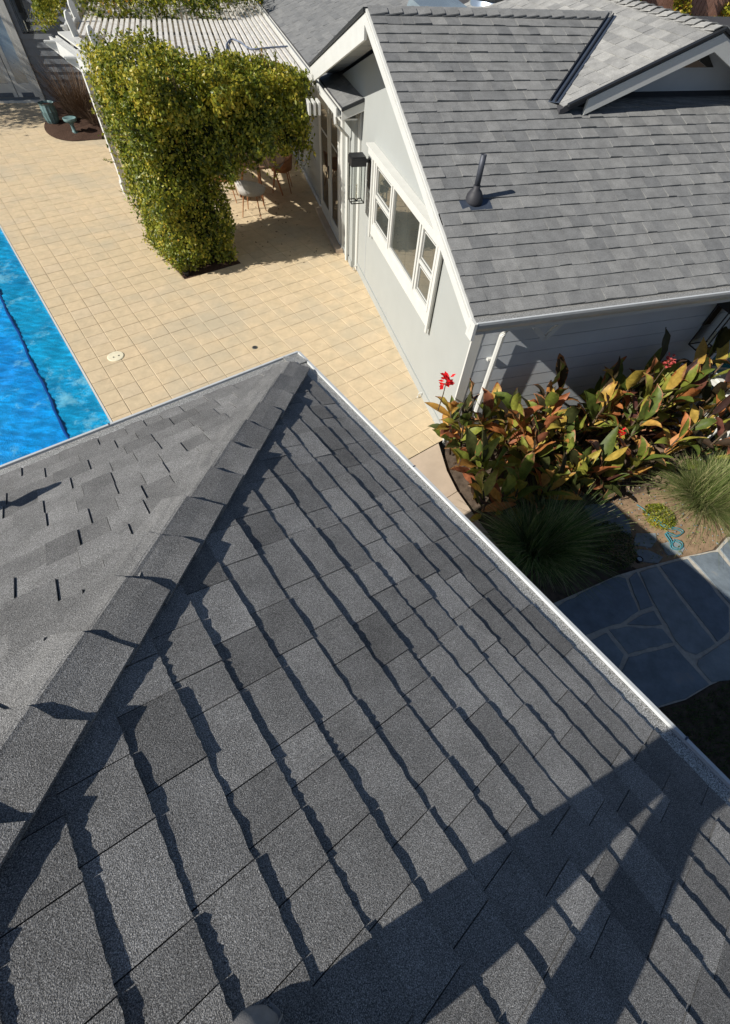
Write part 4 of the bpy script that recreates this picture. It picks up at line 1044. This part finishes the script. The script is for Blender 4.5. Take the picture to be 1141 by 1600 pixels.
# ---------------------------------------------------------------- canna lilies
def canna_leaf_mesh(seed):
    rr = random.Random(seed); L, Wd = rr.uniform(.32, .46), rr.uniform(.050, .078); ns, nc = 7, 2; vs = []; ed = []; ve = []
    ebias = rr.choice((-.25, -.1, .0, .12)); curl = rr.uniform(.1, .9); fold = rr.uniform(.15, .6); tw = rr.uniform(-.6, .6); wav = rr.uniform(0, .012)
    for i in range(ns+1):
        s = i/ns; wl = Wd*(math.sin(math.pi*min(1, s**.85*.95+.03))**.9)*(1-.15*s) if i < ns else .002
        ang = curl*s*s; x = L*s*math.cos(ang*.7); z = L*s*.35-L*math.sin(ang)*s*.6
        for j in range(-nc, nc+1):
            f = j/nc; y = wl*f; zz = z+abs(f)*wl*fold+wav*math.sin(s*14+j)
            t_ = tw*s*1.5; vs.append((x, y*math.cos(t_)-(abs(f)*wl*fold)*math.sin(t_), zz+y*math.sin(t_))); ed.append(abs(f)**3*.34+s**3*.34+ebias); ve.append((s*9+abs(f)*.5) % 1)
    m_ = 2*nc+1; fs = [(i*m_+j, i*m_+j+1, (i+1)*m_+j+1, (i+1)*m_+j) for i in range(ns) for j in range(m_-1)]
    me = bpy.data.meshes.new('leaf'); me.from_pydata(vs, [], fs); me.materials.append(M['canna_leaf'])
    me.attributes.new('edge', 'FLOAT', 'POINT').data.foreach_set('value', ed); me.attributes.new('vein', 'FLOAT', 'POINT').data.foreach_set('value', ve)
    me.polygons.foreach_set('use_smooth', [True]*len(me.polygons)); return me
LM = [canna_leaf_mesh(k) for k in range(12)]
def put_leaf(parent, p, d, up, scale, me):
    d = d.normalized(); y = up.cross(d).normalized(); z = d.cross(y)
    o = bpy.data.objects.new('leaf', me); C.objects.link(o); o.parent = parent
    mt = Matrix(((d.x, y.x, z.x), (d.y, y.y, z.y), (d.z, y.z, z.z))).to_4x4()
    mt = mt @ Matrix.Diagonal((scale, scale, scale, 1)); mt.translation = p-WL[parent]; o.matrix_local = mt
def canna(label, stems, seed, nleaf_max=299, flowers=()):
    rr = random.Random(seed); base = G(*stems[0][:2], 0); t = thing('canna_clump', label, 'canna plant', base, 'cannas in the bed by the wall')
    n = 0
    for (x, w_, h, lx, lw) in stems:
        p0 = G(x, w_, 0); p1 = G(x+lx, w_+lw, h); b = MB(); mid = (p0+p1)/2+Vector((rr.uniform(-.03, .03), rr.uniform(-.03, .03), .04))
        b.tube([p0, mid, p1], [.014, .012, .008], 6); b.build('stem', 'stem_brown', t, True)
        k = rr.randint(7, 9); a0 = rr.uniform(0, 6.3)
        for j in range(k):
            if n >= nleaf_max: break
            f = .16+.84*j/(k-1); p = p0.lerp(p1, f); a = a0+j*2.4+rr.uniform(-.4, .4)
            el = rr.uniform(.4, 1.15)*f+rr.uniform(-.15, .3)+(.4 if j == k-1 else 0)
            d = Vector((math.cos(a)*math.cos(el), math.sin(a)*math.cos(el), math.sin(el)))
            d = (d-XG*.18).normalized()
            put_leaf(t, p, d, Vector((rr.uniform(-.3, .3), rr.uniform(-.3, .3), 1)), rr.uniform(.75, 1.25), rr.choice(LM)); n += 1
    for (p, mat, sz) in flowers:
        p = Vector(p); b = MB()
        b.tube([p-Vector((.02, .03, .42)), p-Vector((0, 0, .2)), p], [.007, .006, .004], 5); b.build('flower_stalk', 'stem_brown', t)
        for j in range(26):
            a = j*2.4; d = Vector((math.cos(a), math.sin(a), rr.uniform(-.2, .8))).normalized(); q = p+d*sz*rr.uniform(.0, .5)+Vector((0, 0, rr.uniform(-1.2, .5)*sz)); s_ = d.cross(Vector((0, 0, 1))).normalized(); u_ = s_.cross(d)
            b = MB(); l = sz*.8; b.add([q, q+d*l*.5+s_*l*.33+u_*.1*l, q+d*l+u_*l*.15, q+d*l*.5-s_*l*.33+u_*.1*l, q+d*l*.55-u_*.12*l], [(0, 4, 1), (1, 4, 2), (2, 4, 3), (3, 4, 0)]); b.build('petal', mat, t, True)
    return t
rr = random.Random(77)
def stems_in(n, x0, x1, w0, w1, hf, lf):
    out = []
    for k in range(n):
        x, w_ = rr.uniform(x0, x1), rr.uniform(w0, w1); out.append((x, w_, hf(x, w_)*rr.uniform(.85, 1.12), *lf(x, w_)))
    return out
sA = stems_in(36, 2.36, 3.8, 2.25, 3.5, lambda x, w_: .62+.27*(w_-2.25), lambda x, w_: (-.20+.1*(x-2.4), -.03))
canna('bronze and olive canna clump with red bloom at the house corner', sA, 1, 299, [(G(1.98, 3.32, 1.44), 'petal_red', .085)])
sB = stems_in(40, 4.2, 6.3, 2.4, 3.45, lambda x, w_: .70+.26*(w_-2.4)+.10*(x-4), lambda x, w_: (-.12, -.08))
canna('yellowing canna clump with pink bloom in front of the shaded wall', sB, 2, 299, [(G(4.85, 3.2, 1.32), 'petal_pink', .075), (G(3.95, 2.55, .95), 'petal_red', .045)])
sC = stems_in(8, 3.5, 4.3, 2.3, 2.7, lambda x, w_: .34, lambda x, w_: (-.08, -.05))
canna('low brown canna clump in the gap between the two taller ones', sC, 3, 110)
# brown canna litter
P = frG(rng.uniform(2.35, 6.2, 500), rng.uniform(2.2, 3.6, 500), rng.uniform(.0, .22, 500)); leaves(P, np.repeat(np.array([[0, 0, 1.]]), 500, 0), .13, np.zeros(500), 'leaf_litter', 'twig_dry', None, .35, kind='stuff', label='brown dead canna leaves lying on the bed', category='leaf litter')

# grasses, ground cover, lawn
g1 = thing('ornamental_grass', 'big dark green grass mound in the shade by the near gutter', 'grass clump', G(2.92, 1.78, 0), 'ornamental grasses')
blades(G(2.84, 1.82, -.02), 4200, .20, .56, .85, .0048, (.6, .30), 'blades', 'grass_blade', g1, .45, kind='stuff')
g2 = thing('ornamental_grass', 'sunlit pale green grass mound below the right hand cannas', 'grass clump', G(5.35, 1.95, 0), 'ornamental grasses')
blades(G(5.40, 1.92, -.02), 3600, .24, .55, 1.0, .0042, (.5, .32), 'blades', 'sun_grass', g2, .5, kind='stuff')
def lowplant(name, label, c, n, r_, h, mat, base, size=.035):
    t = thing(name, label, 'plant', c)
    a = rng.uniform(0, 6.28, n); q = r_*np.sqrt(rng.random(n)); P = np.stack([c.x+q*np.cos(a), c.y+q*np.sin(a), rng.uniform(.01, 1, n)*h*(1-(q/r_)**2*.6)], 1)
    leaves(P, np.repeat(np.array([[0, 0, .8]]), n, 0), size, vtone(P, base), 'foliage', mat, t, .35, kind='stuff')
    b = MB()
    for k in range(8): a_ = k*.8; b.tube([c, c+Vector((math.cos(a_)*r_*.6, math.sin(a_)*r_*.6, h*.7))], [.004, .002], 4)
    b.build('stems', 'stem_brown', t)
lowplant('low_shrub', 'small dark feathery shrub beside the dark grass mound', G(3.68, 1.62, 0), 2600, .34, .26, 'vine_leaf', .12, .03)
lowplant('ground_cover', 'low yellow green plant next to the coiled teal hose', G(4.62, 1.83, 0), 1400, .20, .10, 'vine_leaf', .62, .03)
# lawn
q = [(2.4, .15), (2.93, -.08), (3.15, -.11), (3.48, -.12), (3.82, -.07), (4.5, -.03), (5.0, .09), (6, .4), (8, .4), (8, -6), (2.0, -6)]
b = MB(); b.add([G(x, y, -.02) for x, y in q], [tuple(range(len(q)))]); b.build('lawn', 'soil', kind='structure')
n = 26000; X_, W_ = rng.uniform(2.4, 5.6, n), rng.uniform(-2.2, .05, n); e_ = np.interp(X_, [2.4, 2.93, 3.48, 4.5, 5.6], [.1, -.1, -.14, -.05, .2]); k_ = W_ < e_; X_, W_ = X_[k_], W_[k_]; n = len(X_)
P0 = frG(X_, W_, np.full(n, -.02)); a = rng.uniform(0, 6.28, n); h_ = rng.uniform(.03, .07, n); d = np.stack([np.cos(a), np.sin(a), np.zeros(n)], 1)
v = np.stack([P0-np.roll(d, 1, axis=1)*0-d[:, [1, 0, 2]]*.003, P0+d[:, [1, 0, 2]]*.003, P0+d*h_[:, None]*.6+np.array([0, 0, 1.])*h_[:, None]], 1).reshape(-1, 3)
grow(v, np.arange(n*3).reshape(-1, 3), np.repeat(rng.random(n), 3), 'lawn_grass', 'lawn_blade', kind='stuff', label='short dark lawn grass in the shade at the right edge', category='grass')

# bits of litter, pebbles and weeds on the dirt
n = 900; P = frG(rng.uniform(3.7, 6.0, n), rng.uniform(1.28, 2.5, n), rng.uniform(.004, .03, n))
leaves(P, np.repeat(np.array([[0, 0, 1.6]]), n, 0), .028, rng.random(n), 'dirt_litter', 'sun_grass', None, .4, kind='stuff', label='straw coloured bits and weeds scattered over the buff dirt', category='litter')
b = MB()
for k in range(260):
    x, w_, r_ = R.uniform(3.7, 6.0), R.uniform(1.3, 2.5), R.uniform(.004, .014); c0 = G(x, w_, .0)
    pts = [c0+Vector((r_*math.cos(a)*R.uniform(.7, 1.2), r_*math.sin(a)*R.uniform(.7, 1.2), 0)) for a in (0, 1.25, 2.5, 3.75, 5.0)]
    b.add(pts+[c0+Vector((0, 0, r_*.9))], [(i, (i+1) % 5, 5) for i in range(5)], R.random())
b.build('pebbles', 'slate', kind='stuff', label='small grey pebbles strewn across the buff dirt', category='pebbles')

# garden hose and spotlight
pts = [(4.44,2.06),(4.48,1.98),(4.51,1.82),(4.58,1.67),(4.71,1.60),(4.73,1.54),(4.61,1.52),(4.52,1.59),(4.50,1.47),(4.46,1.39),(4.55,1.35),(4.61,1.41),(4.56,1.47),(4.5,1.44)]
b = MB(); b.tube(spline(pts, .02), .0065, 6); b.tube(spline([(a+.025, c+.01) for a, c in pts[2:]], .028), .0065, 6)
b.build('garden_hose', 'hose_teal', label='thin teal hose coiled on the dirt beside the sunny grass mound', category='hose', smooth=True)
t0 = thing('garden_spotlight', 'small round garden spotlight on the soil above the flagstones', 'spotlight', G(3.98, 1.36, 0))
MB().lathe(G(3.98, 1.36, -.03), [(.035, 0), (.04, .05), (.04, .06), (.034, .06), (.032, .05)], 16).build('lamp_housing', 'black_metal', t0)
MB().lathe(G(3.98, 1.36, .018), [(.03, 0), (.028, .006)], 14).build('lens', 'sky_glass', t0)
t0 = thing('vine_spotlight', 'small spotlight at the front corner of the vine bed', 'spotlight', N(2.33, 8.55, 0))
MB().lathe(N(2.33, 8.55, 0), [(.04, 0), (.05, .06), (.05, .07), (.04, .07)], 14).build('lamp_housing', 'black_metal', t0)
MB().lathe(N(2.33, 8.55, .062), [(.038, 0), (.036, .006)], 14).build('lens', 'sky_glass', t0)
# hose bibs at the foot of the gable wall
for w_, lb in ((8.42, 'small pipe stub at the far foot of the pale gable wall'), (4.62, 'small pipe stub low on the pale wall near the cannas')):
    b = MB(); b.tube([G(2.40, w_, .09), G(2.34, w_, .09), G(2.33, w_, .02)], .013, 6); b.build('pipe_stub', 'white_paint', label=lb, category='pipe')

# ---------------------------------------------------------------- fence and creeper beyond the roofs
fn = thing('plank_fence', 'reddish plank fence beyond the roofs at the top right corner', 'fence', G(15, 16.5, 0))
for k in range(34):
    x = 13.0+k*.15; MB().box(G, x, x+.135, 16.5, 16.53, 1.0, 3.75+.04*math.sin(k*2)).build('plank', 'fence_wood', fn)
MB().box(G, 13., 18.1, 16.532, 16.58, 2.9, 3.0).build('rail', 'fence_wood', fn)
cr = thing('creeper', 'yellow green creeper hanging over the plank fence', 'vine', G(15, 16.4, 3))
P, Nn = shell(frG, 11.8, 18.2, 16.2, 16.5, 2.0, 3.5, 12000, .1, 'ft'); kk = (nz(P, 1.1, 4) > .08) | (P[:, 2] < 2.45); P, Nn = P[kk], Nn[kk]
leaves(P, Nn, .10, vtone(P, .72), 'foliage', 'vine_leaf', cr, .6, kind='stuff')
b = MB(); b.tube([G(12, 16.35, 2.4), G(14, 16.3, 3.2), G(17, 16.3, 3.3)], .02, 6); b.build('stem', 'stem_brown', cr)
# ground bank behind
b = MB(); b.prism([G(7.5, 16.2, -.3), G(40, 16.2, -.3), G(40, 60, -.3), G(7.5, 60, -.3)], [G(7.5, 16.8, 2.2), G(40, 16.8, 2.2), G(40, 60, 3.2), G(7.5, 60, 3.2)]); b.build('terrain', 'soil', kind='structure')

# ---------------------------------------------------------------- the photographer
O = Vector((0, 0, HC))
pe = thing('person', 'photographer standing on the near roof, only a grey shoe tip and a long shadow showing', 'person', O+Vector((-.05, -.55, -1.2)))
def skin(name, mat, verts, edges, parent, sub=2, root=0):
    c = O+Vector(verts[root][:3]); me = bpy.data.meshes.new(name)
    me.from_pydata([tuple(O+Vector(v[:3])-c) for v in verts], edges, [])
    o = link(name, me, c, parent); me.materials.append(M[mat])
    mo = o.modifiers.new('skin', 'SKIN'); mo.use_smooth_shade = True
    for i, v in enumerate(verts):
        sv = me.skin_vertices[0].data[i]; sv.radius = (v[3], v[4] if len(v) > 4 else v[3]); sv.use_root = (i == root)
    ms = o.modifiers.new('sub', 'SUBSURF'); ms.levels = sub; ms.render_levels = sub; return o
AK, BK = (-.03, -.445, -.79), (.05, -.535, -.78)
body = skin('body', 'skin', [
    (.02, -.57, -.33, .13, .11), (.02, -.57, -.15, .11, .09), (.02, -.55, .02, .13, .10), (.02, -.53, .18, .09, .08), (.02, -.51, .26, .05), (.02, -.49, .34, .075, .085), (.02, -.48, .44, .07, .08),
    (-.06, -.56, -.40, .09), (*AK, .06), (-.08, -.48, -1.0, .055), (-.06, -.46, -1.13, .04),
    (.11, -.57, -.40, .09), (*BK, .06), (.10, -.60, -.98, .055), (.14, -.63, -1.13, .04),
    (-.17, -.53, .16, .05), (-.25, -.42, -.08, .042), (-.15, -.17, -.03, .034), (-.09, -.08, .01, .028),
    (.21, -.53, .16, .05), (.27, -.42, -.08, .042), (.15, -.17, -.03, .034), (.09, -.08, .01, .028)],
    [(0, 1), (1, 2), (2, 3), (3, 4), (4, 5), (5, 6), (0, 7), (7, 8), (8, 9), (9, 10), (0, 11), (11, 12), (12, 13), (13, 14), (3, 15), (15, 16), (16, 17), (17, 18), (3, 19), (19, 20), (20, 21), (21, 22)], pe)
skin('trousers', 'trousers', [(.02, -.57, -.32, .15, .13), (-.06, -.51, -.42, .10), (*AK, .064), (-.075, -.43, -1.0, .076), (-.075, -.42, -1.12, .086), (-.095, -.44, -1.19, .105), (.11, -.61, -.42, .10), (*BK, .070), (.10, -.605, -.98, .076), (.135, -.62, -1.10, .075)],
     [(0, 1), (1, 2), (2, 3), (3, 4), (4, 5), (0, 6), (6, 7), (7, 8), (8, 9)], pe)
skin('shirt', 'shirt', [(.02, -.57, -.26, .16, .125), (.02, -.57, -.12, .145, .11), (.02, -.55, .04, .155, .115), (.02, -.53, .17, .11, .09), (-.17, -.53, .15, .065), (-.23, -.45, -.01, .058), (.21, -.53, .15, .065), (.26, -.45, -.01, .058)],
     [(0, 1), (1, 2), (2, 3), (3, 4), (4, 5), (3, 6), (6, 7)], pe)
skin('hair', 'hair', [(.02, -.53, .36, .085, .08), (.02, -.50, .47, .08, .085)], [(0, 1)], pe)
for hx in (-1, 1):
    for k in range(5):
        a = k*.45; p0 = Vector((hx*.085, -.07, .012)); d = Vector((-hx*.7, .15, .45-.25*k)).normalized(); q = p0+d*.045; q2 = q+Vector((-hx*.03, -.01, -.005))
        b = MB(); b.tube([O+p0, O+q, O+q2], [.0095, .009, .007], 8); b.build('finger', 'skin', pe, True)
def shoe(ank, toe_c, label=None):
    # along +y, toe_c is toe centre on the roof
    t = Vector(toe_c); a = Vector(ank); d = Vector((a.x-t.x, a.y-t.y, 0)).normalized(); s = d.cross(Vector((0, 0, 1)))
    vs = []; n = 14; prof = [(-.0, .022, .022, .0), (.010, .045, .045, .0), (.030, .062, .065, .0), (.065, .071, .078, .0), (.12, .070, .09, .0), (.17, .058, .11, .0), (.22, .05, .12, .0), (.27, .036, .10, .0), (.295, .015, .07, 0)]
    for (l, wd, h, _) in prof:
        for k in range(n):
            q = k/(n-1)*math.pi; zz = math.sin(q)**.8*h; vs.append(O+t+d*l+s*math.cos(q)*wd+Vector((0, 0, zz-.0)))
    fs = [(i*n+k, i*n+k+1, (i+1)*n+k+1, (i+1)*n+k) for i in range(len(prof)-1) for k in range(n-1)]
    fs += [tuple(reversed(range(n))), tuple(range((len(prof)-1)*n, len(prof)*n))]
    b = MB(); b.add(vs, fs); o = b.build('shoe', 'shoe_canvas', pe, True)
    so = []; 
    out = [(l, wd+.005) for l, wd, _, _ in prof]; pl = [O+t+d*(l-.004)+s*wd for l, wd in out]+[O+t+d*(l-.004)-s*wd for l, wd in reversed(out)]
    MB().prism([p-Vector((0, 0, .018)) for p in pl], [p+Vector((0, 0, .004)) for p in pl]).build('sole', 'shoe_canvas', o)
    b = MB(); arc = [O+t+d*(.055-.02*abs(math.cos(q)))+s*math.cos(q)*.070+Vector((0, 0, math.sin(q)**.8*.074+.001)) for q in np.linspace(0, math.pi, 13)]
    b.tube(arc, .0022, 5); b.build('toe_seam', 'shoe_canvas', o)
shoe((-.06, -.56, -1.15), (-.155, -.337, -1.213)); shoe((.16, -.76, -1.15), (.09, -.50, -1.215))
